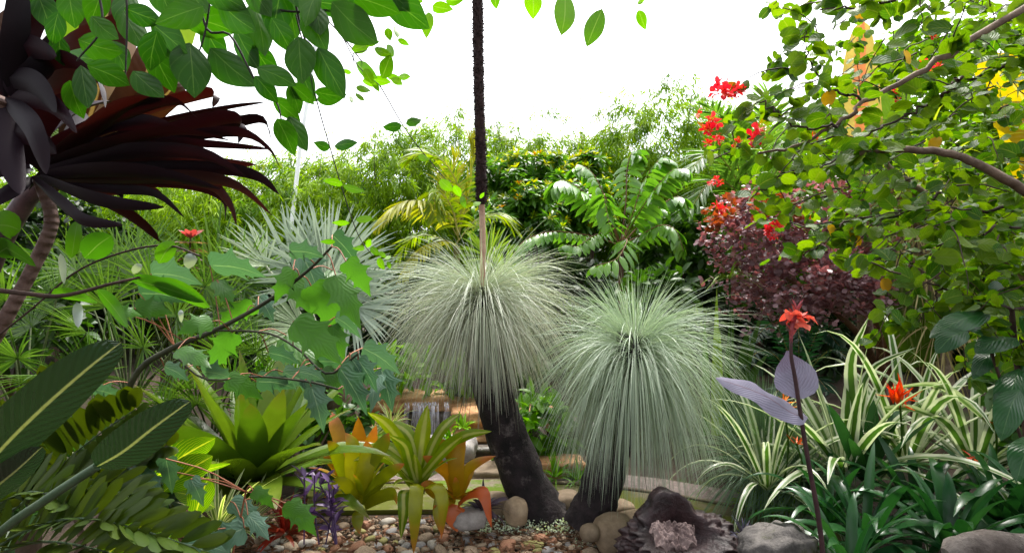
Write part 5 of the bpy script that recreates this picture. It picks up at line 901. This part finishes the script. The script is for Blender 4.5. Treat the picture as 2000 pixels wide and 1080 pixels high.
CL = [([(60, 300, 1.9), (220, 235, 1.85), (330, 200, 1.8), (385, 230, 1.8)], 27, .5, 0), ([(60, 320, 1.9), (250, 230, 1.9), (380, 190, 1.85), (418, 185, 1.85), (415, 210, 1.85)], 24, .3, 1), ([(70, 330, 1.9), (260, 280, 1.9), (420, 235, 1.85), (470, 240, 1.85), (465, 280, 1.85)], 26, .6, 0), ([(70, 335, 1.9), (260, 275, 1.95), (440, 245, 1.95), (510, 235, 1.95), (530, 275, 1.95)], 20, .4, 0), ([(75, 340, 1.9), (280, 285, 1.85), (450, 260, 1.8), (520, 290, 1.78), (548, 330, 1.78)], 20, .5, 0),
      ([(75, 340, 1.9), (250, 275, 1.8), (400, 283, 1.75), (530, 292, 1.75)], 17, .35, 0), ([(75, 345, 1.9), (260, 310, 1.85), (420, 318, 1.85), (500, 322, 1.85)], 18, .2, 1), ([(75, 345, 1.9), (260, 330, 1.8), (420, 330, 1.75), (500, 345, 1.72), (545, 380, 1.72)], 22, .5, 0), ([(75, 350, 1.9), (250, 350, 1.8), (380, 348, 1.75), (460, 365, 1.72), (530, 420, 1.72)], 24, .3, 1), ([(75, 350, 1.9), (240, 345, 1.85), (390, 355, 1.8), (440, 390, 1.78), (462, 440, 1.78)], 22, .2, 1),
      ([(75, 350, 1.9), (230, 355, 1.9), (360, 360, 1.9), (430, 385, 1.9), (440, 430, 1.9)], 18, .3, 0), ([(75, 355, 1.9), (220, 370, 1.85), (300, 378, 1.8), (360, 425, 1.78)], 16, .4, 0), ([(75, 355, 1.9), (200, 375, 1.95), (290, 370, 1.95), (328, 395, 1.95)], 14, .2, 1), ([(75, 340, 1.9), (220, 300, 1.75), (380, 300, 1.7), (480, 345, 1.7)], 26, .5, 0), ([(70, 330, 1.9), (200, 290, 1.75), (330, 260, 1.7), (450, 275, 1.7)], 27, .6, 0), ([(75, 345, 1.9), (200, 335, 1.72), (320, 345, 1.7), (430, 370, 1.7)], 28, .5, 0),
      ([(70, 345, 1.9), (150, 380, 1.75), (230, 400, 1.7), (320, 405, 1.68)], 26, .6, 0), ([(60, 345, 1.9), (120, 400, 1.8), (160, 430, 1.75), (240, 440, 1.72)], 24, .5, 0), ([(75, 320, 1.95), (280, 250, 2.0), (430, 215, 2.0), (520, 200, 2.0)], 14, .6, 0), ([(60, 330, 1.9), (0, 330, 1.8), (-60, 360, 1.7)], 26, .5, 0), ([(60, 330, 1.9), (-10, 300, 1.85), (-80, 300, 1.8)], 26, .5, 0), ([(60, 345, 1.9), (10, 375, 1.8), (-60, 420, 1.7)], 26, .4, 0), ([(75, 340, 1.9), (180, 290, 1.9), (300, 300, 1.9), (400, 310, 1.9)], 30, .2, 0), ([(75, 340, 1.9), (180, 320, 1.9), (300, 335, 1.9), (420, 345, 1.9)], 30, .2, 0), ([(75, 345, 1.9), (180, 250, 1.9), (280, 240, 1.9), (360, 260, 1.9)], 30, .1, 0), ([(75, 335, 1.9), (160, 270, 1.85), (240, 210, 1.8), (320, 190, 1.8)], 28, .4, 1)]
cordy('dark purple cordyline with long drooping strap leaves on a ringed brown stem', [(-120, 1010, 2.0), (-60, 760, 2.0), (0, 640, 1.95), (45, 560, 1.95), (90, 470, 1.95), (100, 420, 1.95), (75, 345, 1.95)], CL, 16, B, .55, None)
CL2 = [([(20, 190, 1.5), (100, 120, 1.5), (180, 150, 1.45), (205, 210, 1.42)], 32, .3, 0), ([(20, 190, 1.5), (60, 60, 1.5), (120, -20, 1.5)], 36, .2, 0), ([(20, 190, 1.5), (90, 200, 1.45), (150, 260, 1.42)], 34, .3, 0), ([(10, 190, 1.5), (30, 60, 1.45), (40, -80, 1.45)], 36, .1, 0), ([(10, 190, 1.5), (60, 250, 1.42), (90, 340, 1.4)], 34, .3, 0), ([(10, 190, 1.5), (-20, 80, 1.45), (-60, -40, 1.45)], 36, .1, 0), ([(20, 200, 1.5), (120, 160, 1.6), (220, 120, 1.65), (250, 40, 1.65)], 34, .3, 1), ([(20, 200, 1.5), (150, 90, 1.65), (240, 40, 1.7), (260, -40, 1.7)], 34, .3, 1), ([(10, 200, 1.5), (20, 300, 1.45), (40, 380, 1.42)], 36, .2, 0), ([(20, 180, 1.5), (80, 130, 1.5), (110, 60, 1.5)], 36, .1, 0), ([(0, 150, 1.5), (60, 160, 1.45), (110, 220, 1.42)], 38, .1, 0), ([(0, 100, 1.5), (50, 90, 1.47), (110, 110, 1.45)], 38, .1, 0), ([(0, 260, 1.5), (50, 260, 1.47), (110, 300, 1.45)], 38, .2, 0)]
cordy('near black broad leaved cordyline high up behind the first vine leaves', [(-260, 1300, 1.6), (-160, 700, 1.6), (-60, 340, 1.55), (10, 195, 1.5)], CL2, 0, (10, 195, 1.5), .42, None)
M_brn = leaf_mat('brown_banana_leaf', (.035, .018, .011), (.06, .028, .015), .15, .45, .4, (1.6, .9, .4), veins=.4, vfreq=120, vslope=.1, mid=(.3, .3, .12)); M_wlf = leaf_mat('mauve_leaf', (.3, .2, .22), (.38, .28, .3), .3, .4, .5)
rt = thing('red_banana_plant', 'red brown banana plant with broad leaves behind the vine', 'banana plant', P(-150, 900, 3.2) * [1, 1, 0]); mb = MB(); mb.tube(SP([(-160, 1100, 3.2), (-90, 700, 3.2), (30, 420, 3.2), (150, 300, 3.2)], 12), np.linspace(.08, .04, 12), 10); mb.build('stem', M_cst, rt)
for pts, hw, mt, tl in (([(150, 300, 3.2), (190, 180, 3.1), (205, 60, 3.0), (215, -40, 3.0)], 48, M_brn, .1), ([(150, 300, 3.2), (140, 150, 3.1), (160, 30, 3.0), (200, -60, 3.0)], 30, M_fang, .3), ([(150, 300, 3.2), (220, 220, 3.1), (245, 110, 3.0), (262, 20, 3.0)], 26, M_wlf, .5), ([(150, 300, 3.2), (240, 250, 3.1), (330, 180, 3.0), (340, 140, 3.0)], 36, M_brn, .4), ([(150, 300, 3.2), (110, 210, 3.2), (90, 150, 3.1), (60, 90, 3.1)], 30, M_ban, .4), ([(150, 300, 3.2), (200, 300, 3.1), (280, 160, 3.0), (300, 60, 3.0)], 40, M_brn, .2), ([(150, 300, 3.2), (60, 250, 3.2), (20, 130, 3.2), (10, 20, 3.2)], 50, M_brn, .2), ([(150, 300, 3.2), (260, 220, 3.3), (350, 60, 3.3), (370, -40, 3.3)], 40, M_fang, .3)):
    mb = MB(); leafpx(mb, pts, hw, oval(18, .6, .45), tl, .2, None, .08, None, 4); mb.build('leaf', mt, rt)

# ------------------------------------------------------------------ overhanging vine
M_vine = leaf_mat('vine_leaf', (.020, .068, .006), (.04, .105, .009), .44, .4, .4, (1.15, 1.5, .3), mid=(.08, .16, .03), midw=.035, veins=.15, vfreq=24, vslope=.45, vein_c=(.055, .12, .02), blotch=.12)
M_vinel = leaf_mat('young_vine_leaf', (.09, .20, .012), (.16, .30, .02), .5, .4, .4, (1.2, 1.4, .4), mid=(.2, .32, .06), midw=.05, blotch=.12)
M_vst = rock_mat('vine_stem', (.02, .018, .014), (.05, .045, .035), 20, .7, .3)
vpr = np.maximum(np.sin(np.pi * np.linspace(0, 1, 13) ** .82) ** .72 * (1 - .35 * np.linspace(0, 1, 13) ** 6), .02)
def vleaf(root, cx, cy, L, an, asp, d, mat, tilt=None):
    a = math.radians(an); dx, dy = math.cos(a) * L / 2, math.sin(a) * L / 2; dz = uni(-.03, .03); mb = MB()
    leafpx(mb, [(cx - dx, cy - dy, d + dz), (cx + uni(-.04, .04) * L, cy + uni(-.04, .04) * L, d - .006), (cx + dx, cy + dy, d - dz)], L * asp / 2, vpr, uni(-.45, .45) if tilt is None else tilt, uni(.08, .3), None, .04); return mb.build('leaf', mat, root)
def vine(label, stems, lst, mat, d, root_px):
    rt = thing('vine', label, 'vine', P(*root_px), 'vines hanging over the view')
    for pts, r in stems: mb = MB(); q = SP(pts, 24); mb.tube(q, np.linspace(r, r * .5, 24), 6, .03); mb.build('stem', M_vst, rt)
    for it in lst: vleaf(rt, it[0], it[1], it[2], it[3], it[4] if len(it) > 4 else .56, d + uni(-.12, .12), it[5] if len(it) > 5 else mat)
vine('leafy vine over the dark cordyline with broad oval leaves', [([(240, -120, 1.45), (248, 20, 1.45), (245, 150, 1.45)], .004), ([(420, -120, 1.5), (405, 40, 1.5), (385, 115, 1.5)], .004), ([(160, -120, 1.4), (200, 40, 1.4), (150, 120, 1.4)], .004)],
     [(85, 22, 80, 70, .6), (108, 56, 68, 100, .55), (140, 18, 78, 80, .62), (197, 90, 92, 15, .58), (163, 112, 78, 190, .6), (212, 148, 92, 25, .55), (165, 170, 85, 80, .5), (290, 165, 80, 40, .6), (318, 132, 110, 65, .58), (375, 138, 108, 85, .72), (150, 195, 80, 70, .5), (262, 60, 90, 60, .55), (280, 30, 80, 20, .55), (330, 75, 95, 40, .6), (245, 20, 80, 100, .6), (190, 10, 90, 110, .55), (300, 100, 80, 100, .6), (120, 100, 60, 80, .6), (205, 55, 70, 40, .6), (350, 30, 100, 160, .6), (230, 110, 70, 60, .6), (60, -10, 90, 80, .6), (320, -10, 100, 70, .6)], M_vine, 1.45, (245, -160, 1.45))
vine('dense vine of large deep green leaves hanging from the top edge', [([(380, -120, 1.5), (400, 50, 1.5), (450, 70, 1.5), (500, 160, 1.5), (540, 200, 1.5), (552, 250, 1.5)], .004), ([(560, -120, 1.5), (580, 20, 1.5), (600, 90, 1.5), (615, 130, 1.5)], .004), ([(430, -100, 1.5), (520, 10, 1.5), (640, 20, 1.5), (760, -10, 1.5)], .004)],
     [(403, 48, 118, 15, .55), (455, 132, 118, 40, .58), (506, 58, 108, 78, .5), (462, 30, 100, 40, .6), (482, 95, 95, 60, .55), (540, 25, 100, 100, .6), (540, 150, 85, 25, .5), (520, 125, 90, 55, .5), (587, 118, 92, 85, .68), (647, 143, 112, 62, .52), (693, 45, 122, 42, .58), (790, 22, 120, 35, .58), (620, 62, 90, 65, .6), (620, 40, 60, 80, .7), (660, 12, 100, 10, .5), (735, 10, 100, 20, .55), (590, 185, 62, 40, .5), (575, 195, 60, 70, .5), (645, 185, 62, 10, .45), (558, 268, 80, 65, .55), (582, 262, 78, 62, .5), (570, 30, 100, 80, .55), (440, -5, 100, 30, .55), (505, -10, 100, 60, .55), (580, -20, 110, 60, .6), (700, -15, 110, 30, .55), (520, 175, 70, 50, .5), (560, 215, 70, 40, .5), (610, 15, 80, 110, .6), (420, 85, 90, 60, .55), (370, -15, 110, 50, .55), (760, -15, 110, 40, .6), (550, 70, 80, 60, .55), (600, 165, 70, 70, .5)], M_vine, 1.5, (560, -160, 1.5))
vine('vine sprig of small bright leaves against the sky beside the big leaves', [([(640, 40, 1.6), (670, 75, 1.6), (700, 130, 1.6), (745, 170, 1.6)], .002), ([(690, 105, 1.6), (730, 95, 1.6), (790, 70, 1.6)], .0015), ([(690, 105, 1.6), (690, 160, 1.6), (690, 200, 1.6)], .0015)],
     [(705, 92, 38, 340, .6), (727, 85, 30, 350, .5), (760, 68, 26, 80, .65), (775, 62, 26, 85, .55), (788, 84, 26, 25, .5), (748, 102, 36, 20, .5), (762, 100, 28, 60, .6), (755, 130, 50, 290, .6), (716, 138, 52, 35, .55), (770, 152, 30, 10, .5), (745, 158, 40, 10, .5), (725, 162, 36, 10, .5), (790, 150, 24, 0, .6), (710, 175, 30, 10, .5), (703, 190, 24, 40, .4), (735, 170, 24, 60, .5), (720, 150, 36, 60, .6), (775, 160, 26, 30, .6), (686, 195, 14, 80, .6), (677, 140, 20, 200, .5)], M_vinel, 1.6, (640, 20, 1.6))
vine('thin hanging vine stem with paired leaves reaching down to the silver palm', [([(578, 30, 1.55), (600, 120, 1.55), (622, 210, 1.55), (645, 290, 1.6), (672, 380, 1.65), (700, 460, 1.7), (728, 500, 1.7)], .0022)],
     [(648, 190, 60, 350, .5), (600, 182, 52, 40, .55), (628, 284, 34, 200, .6), (676, 282, 46, 352, .5), (650, 357, 40, 190, .4, M_vinel), (692, 368, 44, 15, .35, M_vinel), (665, 435, 34, 180, .35, M_vinel), (712, 428, 34, 0, .5, M_vinel), (640, 472, 30, 180, .35, M_vinel), (700, 485, 24, 180, .5, M_vinel), (720, 475, 18, 300, .7, M_vinel), (733, 490, 24, 40, .6, M_vinel), (745, 515, 26, 60, .6, M_vinel), (758, 503, 14, 330, .6, M_vinel), (760, 518, 16, 70, .6, M_vinel), (747, 498, 18, 30, .6, M_vinel)], M_vine, 1.6, (578, 10, 1.55))
vine('long diagonal vine stem crossing the sky towards the flower spike', [([(640, 20, 1.6), (672, 75, 1.6), (740, 165, 1.7), (790, 250, 1.8), (840, 315, 2.0), (890, 370, 2.2), (935, 400, 2.5)], .0022)],
     [(766, 247, 38, 175, .5), (808, 238, 32, 345, .62), (828, 308, 24, 15, .6, M_vinel), (872, 362, 34, 40, .6, M_vinel), (893, 374, 26, 60, .6, M_vinel), (905, 395, 26, 70, .5, M_vinel), (932, 398, 16, 340, .6, M_vinel), (925, 410, 16, 100, .6, M_vinel), (942, 382, 14, 300, .6, M_vinel)], M_vine, 1.75, (640, 0, 1.6))
vine('vine tips with pointed light green leaves hanging alone against the white sky', [([(1000, -80, 1.7), (1100, -20, 1.7), (1180, 15, 1.7), (1220, 20, 1.7), (1255, 5, 1.7)], .0018), ([(880, -80, 1.6), (840, 0, 1.6), (850, 28, 1.6)], .0018)],
     [(968, 2, 34, 85, .6), (1040, 8, 62, 88, .6), (1100, 28, 84, 95, .52), (1161, 55, 80, 112, .5), (1254, 40, 42, 70, .5), (835, 50, 52, 95, .5), (865, 16, 42, 10, .6), (890, 0, 40, 350, .6), (800, -10, 60, 30, .6), (1175, -5, 18, 200, .5), (1252, 3, 18, 330, .6), (1215, -8, 20, 280, .5)], M_vinel, 1.65, (1000, -110, 1.7))

# ------------------------------------------------------------------ bird of paradise, cycads, ginger, spider plant at the lower left
M_bop = leaf_mat('bird_of_paradise_leaf', (.012, .028, .013), (.016, .034, .016), .12, .26, 1.0, (1.6, 2.0, .6), mid=(.30, .29, .14), midw=.06, veins=1.6, vfreq=105, vslope=.18, blotch=.15)
M_bst = rock_mat('green_leaf_stalk', (.05, .09, .045), (.09, .13, .07), 10, .45, .1)
rt = thing('bird_of_paradise', 'bird of paradise plant with large dark ribbed paddle leaves at the near corner', 'plant', P(-80, 1100, 1.25) * [1, 1, 0])
for pts, hw, tl in (([(-70, 965, 1.15), (0, 880, 1.12), (80, 800, 1.1), (165, 725, 1.1), (236, 668, 1.12)], 54, .35), ([(188, 912, 1.2), (240, 882, 1.17), (300, 835, 1.15), (371, 783, 1.15)], 43, .3), ([(-80, 1010, 1.2), (-20, 960, 1.17), (30, 920, 1.15), (82, 872, 1.15)], 34, .45)):
    mb = MB(); pr_ = np.maximum(oval(26, .82, .42), .03); leafpx(mb, pts, hw, pr_, tl, .16, None, .03, None, 3); mb.build('leaf', M_bop, rt)
for pts in ([(-200, 1320, 1.25), (-110, 1060, 1.2), (-70, 965, 1.15)], [(-120, 1180, 1.28), (-10, 1048, 1.25), (90, 975, 1.22), (190, 910, 1.2)], [(-200, 1320, 1.3), (-130, 1080, 1.25), (-80, 1010, 1.2)]): mb = MB(); mb.tube(SP(pts, 12), .0095, 8); mb.build('leaf_stalk', M_bst, rt)
M_cyc = leaf_mat('cycad_leaflet', (.024, .046, .007), (.045, .068, .010), .25, .45, .35, (1.8, 1.6, .4), blotch=.2)
def cyc(label, base, fr):
    b = P(*base); rt = thing('cycad', label, 'cycad', (b[0], b[1], 0), 'cycads with broad stiff leaflets'); mb = MB(); V, T = blob(3, 4, .2, 1.5); mb.add(V * [.09, .09, .08] + [b[0], b[1], .04], T=T); mb.build('trunk', M_bark, rt)
    for pts, nl, L, w, ang, up in fr:
        x, y = MB(), MB(); pinnate(x, y, SP(pts, 16), nl, L, w, ang, .55, .12, .006, prof(8, .55, .45), np.array(up, float), .08, (-1, 1), .06, (.12, .22)); f = x.build('frond', M_cyc, rt); y.build('rachis', M_bst, f)
cyc('cycad with a long low frond of broad overlapping leaflets along the bottom edge', (-60, 1120, 2.0), [([(-60, 1110, 1.9), (40, 1040, 1.75), (150, 1012, 1.65), (260, 1030, 1.6), (400, 1075, 1.55)], 26, .17, .017, .75, (.1, -.6, 1)), ([(-60, 1110, 1.9), (60, 1060, 1.7), (180, 1070, 1.6), (300, 1110, 1.55)], 22, .17, .017, .75, (.1, -.5, 1)), ([(-60, 1110, 2.0), (20, 1000, 2.0), (100, 960, 2.0), (200, 950, 2.0), (290, 990, 1.95)], 22, .17, .017, .8, (0, -.6, 1)), ([(-60, 1110, 1.9), (-20, 1000, 1.8), (60, 960, 1.75), (130, 980, 1.7)], 18, .16, .017, .8, (0, -.6, 1))])
cyc('cycad with an upright frond of rounded leaflets behind the paddle leaves', (60, 1010, 2.3), [([(60, 1000, 2.3), (110, 920, 2.2), (190, 850, 2.15), (270, 795, 2.1)], 20, .22, .026, .8, (.2, -1, .25)), ([(60, 1000, 2.3), (60, 900, 2.25), (80, 820, 2.2), (120, 760, 2.2)], 18, .2, .025, .8, (.2, -1, .2)), ([(60, 1000, 2.3), (150, 960, 2.3), (240, 900, 2.3), (330, 870, 2.25)], 18, .2, .025, .8, (.0, -1, .4)), ([(60, 1000, 2.3), (20, 930, 2.2), (0, 870, 2.2), (-10, 800, 2.2)], 16, .2, .025, .8, (.2, -1, .2))])
M_ging = leaf_mat('yellow_striped_ginger', (.07, .16, .012), (.10, .2, .015), .5, .36, .5, (1.3, 1.4, .3), veins=.3, vfreq=46, vslope=.75, vein_c=(.75, .68, .06), mid=(.5, .5, .06), midw=.06, blotch=.1)
rt = thing('variegated_ginger', 'yellow striped ginger with broad pointed leaves below the ribbed paddle leaf', 'plant', P(330, 1110, 2.5) * [1, 1, 0])
for p0, p1, hw, tl in (((300, 935, 2.5), (420, 855, 2.4), 32, .4), ((320, 960, 2.4), (415, 890, 2.35), 30, .1), ((380, 1010, 2.4), (408, 930, 2.35), 24, .1), ((240, 1050, 2.2), (330, 1000, 2.15), 34, .3), ((330, 1090, 2.2), (270, 1030, 2.15), 30, .5), ((360, 1090, 2.2), (300, 1060, 2.1), 28, .5), ((420, 990, 2.5), (340, 960, 2.45), 22, .6), ((330, 950, 2.55), (450, 905, 2.5), 14, .8), ((200, 1090, 2.1), (260, 1050, 2.05), 30, .3), ((110, 960, 2.3), (120, 880, 2.3), 20, .3)):
    mb = MB(); leafpx(mb, [p0, ((p0[0] + p1[0]) / 2, (p0[1] + p1[1]) / 2 - 6, p0[2] - .05), p1], hw, oval(12, .8, .7), tl, .22); mb.build('leaf', M_ging, rt)
for x, y in ((320, 960), (390, 1000), (270, 1050)): mb = MB(); mb.tube(SP([(x - 20, 1280, 2.45), (x, 1100, 2.45), (x, y, 2.42)], 8), .007, 6); mb.build('stem', M_bst, rt)
tuft('spider_plant', 'white striped grassy plant in front of the giant bromeliad base', 'plant', P(425, 1035, 2.75), 40, .34, .009, M_spid, (15, 80), (.2, 1.0))
tuft('spider_plant', 'second white striped grassy plant low among the leaf litter', 'plant', P(470, 1040, 2.9), 26, .3, .009, M_spid, (5, 60), (.2, 1.0))
M_bigl = leaf_mat('shade_leaf', (.022, .06, .014), (.045, .10, .02), .35, .4, .5)
bush('shade_shrub', P(160, 960, 2.9), (.5, .3, .2), 50, 6, .16, .035, M_bigl, 'dark green filler shrub behind the cycad fronds', 'shrub', None, oval(6, .8, .7), .1)
bush('shade_shrub', P(-420, 760, 2.8), (.4, .4, .7), 80, 6, .17, .04, M_bigl, 'dark green shrub at the end of the bed behind the paddle leaves', 'shrub', None, oval(6, .8, .7), .1)
bush('shade_shrub', P(2150, 850, 3.2), (.5, .4, .7), 90, 6, .17, .04, M_bigl, 'dark green shrub at the end of the strap leaf bed', 'shrub', None, oval(6, .8, .7), .1)
bush('shade_shrub', P(610, 860, 4.3), (.4, .3, .3), 60, 6, .13, .03, M_bigl, 'dark leafy shrub behind the giant bromeliad', 'shrub', None, oval(6, .8, .7), .1)

# ------------------------------------------------------------------ unseen trees added behind the camera to darken the near leaves
M_shade = leaf_mat('added_shade_leaf', (.02, .05, .010), (.04, .08, .015), .3, .5, .4)
for lab, tx, ty, c, r, n in (('unseen tree added behind the viewer to shade the cordyline side', -2.6, -1.2, (-2.6, -1.0, 4.8), (2.2, 1.5, 1.1), 520), ('unseen tree added behind the viewer to shade the bauhinia side', 2.9, -1.3, (2.8, -1.5, 4.8), (2.0, 1.4, 1.1), 320)):
    rt = thing('added_shade_tree', lab, 'tree', (tx, ty, 0)); mb = MB(); mb.tube(spline([(tx, ty, -.1), (tx + .1, ty, c[2] * .5), c], 10), np.linspace(.16, .07, 10), 10, .05); mb.build('trunk', M_bark, rt)
    mb = MB(); pos, dd = crown_pts(c, r, n, .35, .3, -1, tx); leaves(mb, pos, nrm(dd + R.normal(0, .7, dd.shape)), .34, .11, oval(4), .5, .8, .1, None, False); mb.build('crown', M_shade, rt)

bush('fresh_shrub', P(20, 640, 4.6), (.5, .35, .55), 130, 6, .15, .036, M_und, 'fresh green leafy shrub filling the gap between the fan palms and the brown stem', 'shrub', None, oval(5, .8, .8), .12)
bush('fresh_shrub', P(-150, 620, 4.4), (.5, .35, .6), 110, 6, .15, .036, M_und, 'fresh green leafy shrub past the brown cordyline stem at the end of the bed', 'shrub', None, oval(5, .8, .8), .12)
bush('fresh_shrub', P(560, 800, 4.6), (.35, .3, .3), 80, 6, .13, .03, M_lime2, 'fresh green shrub under the silver fan palm, behind the giant bromeliad', 'shrub', None, oval(5, .8, .8), .1)
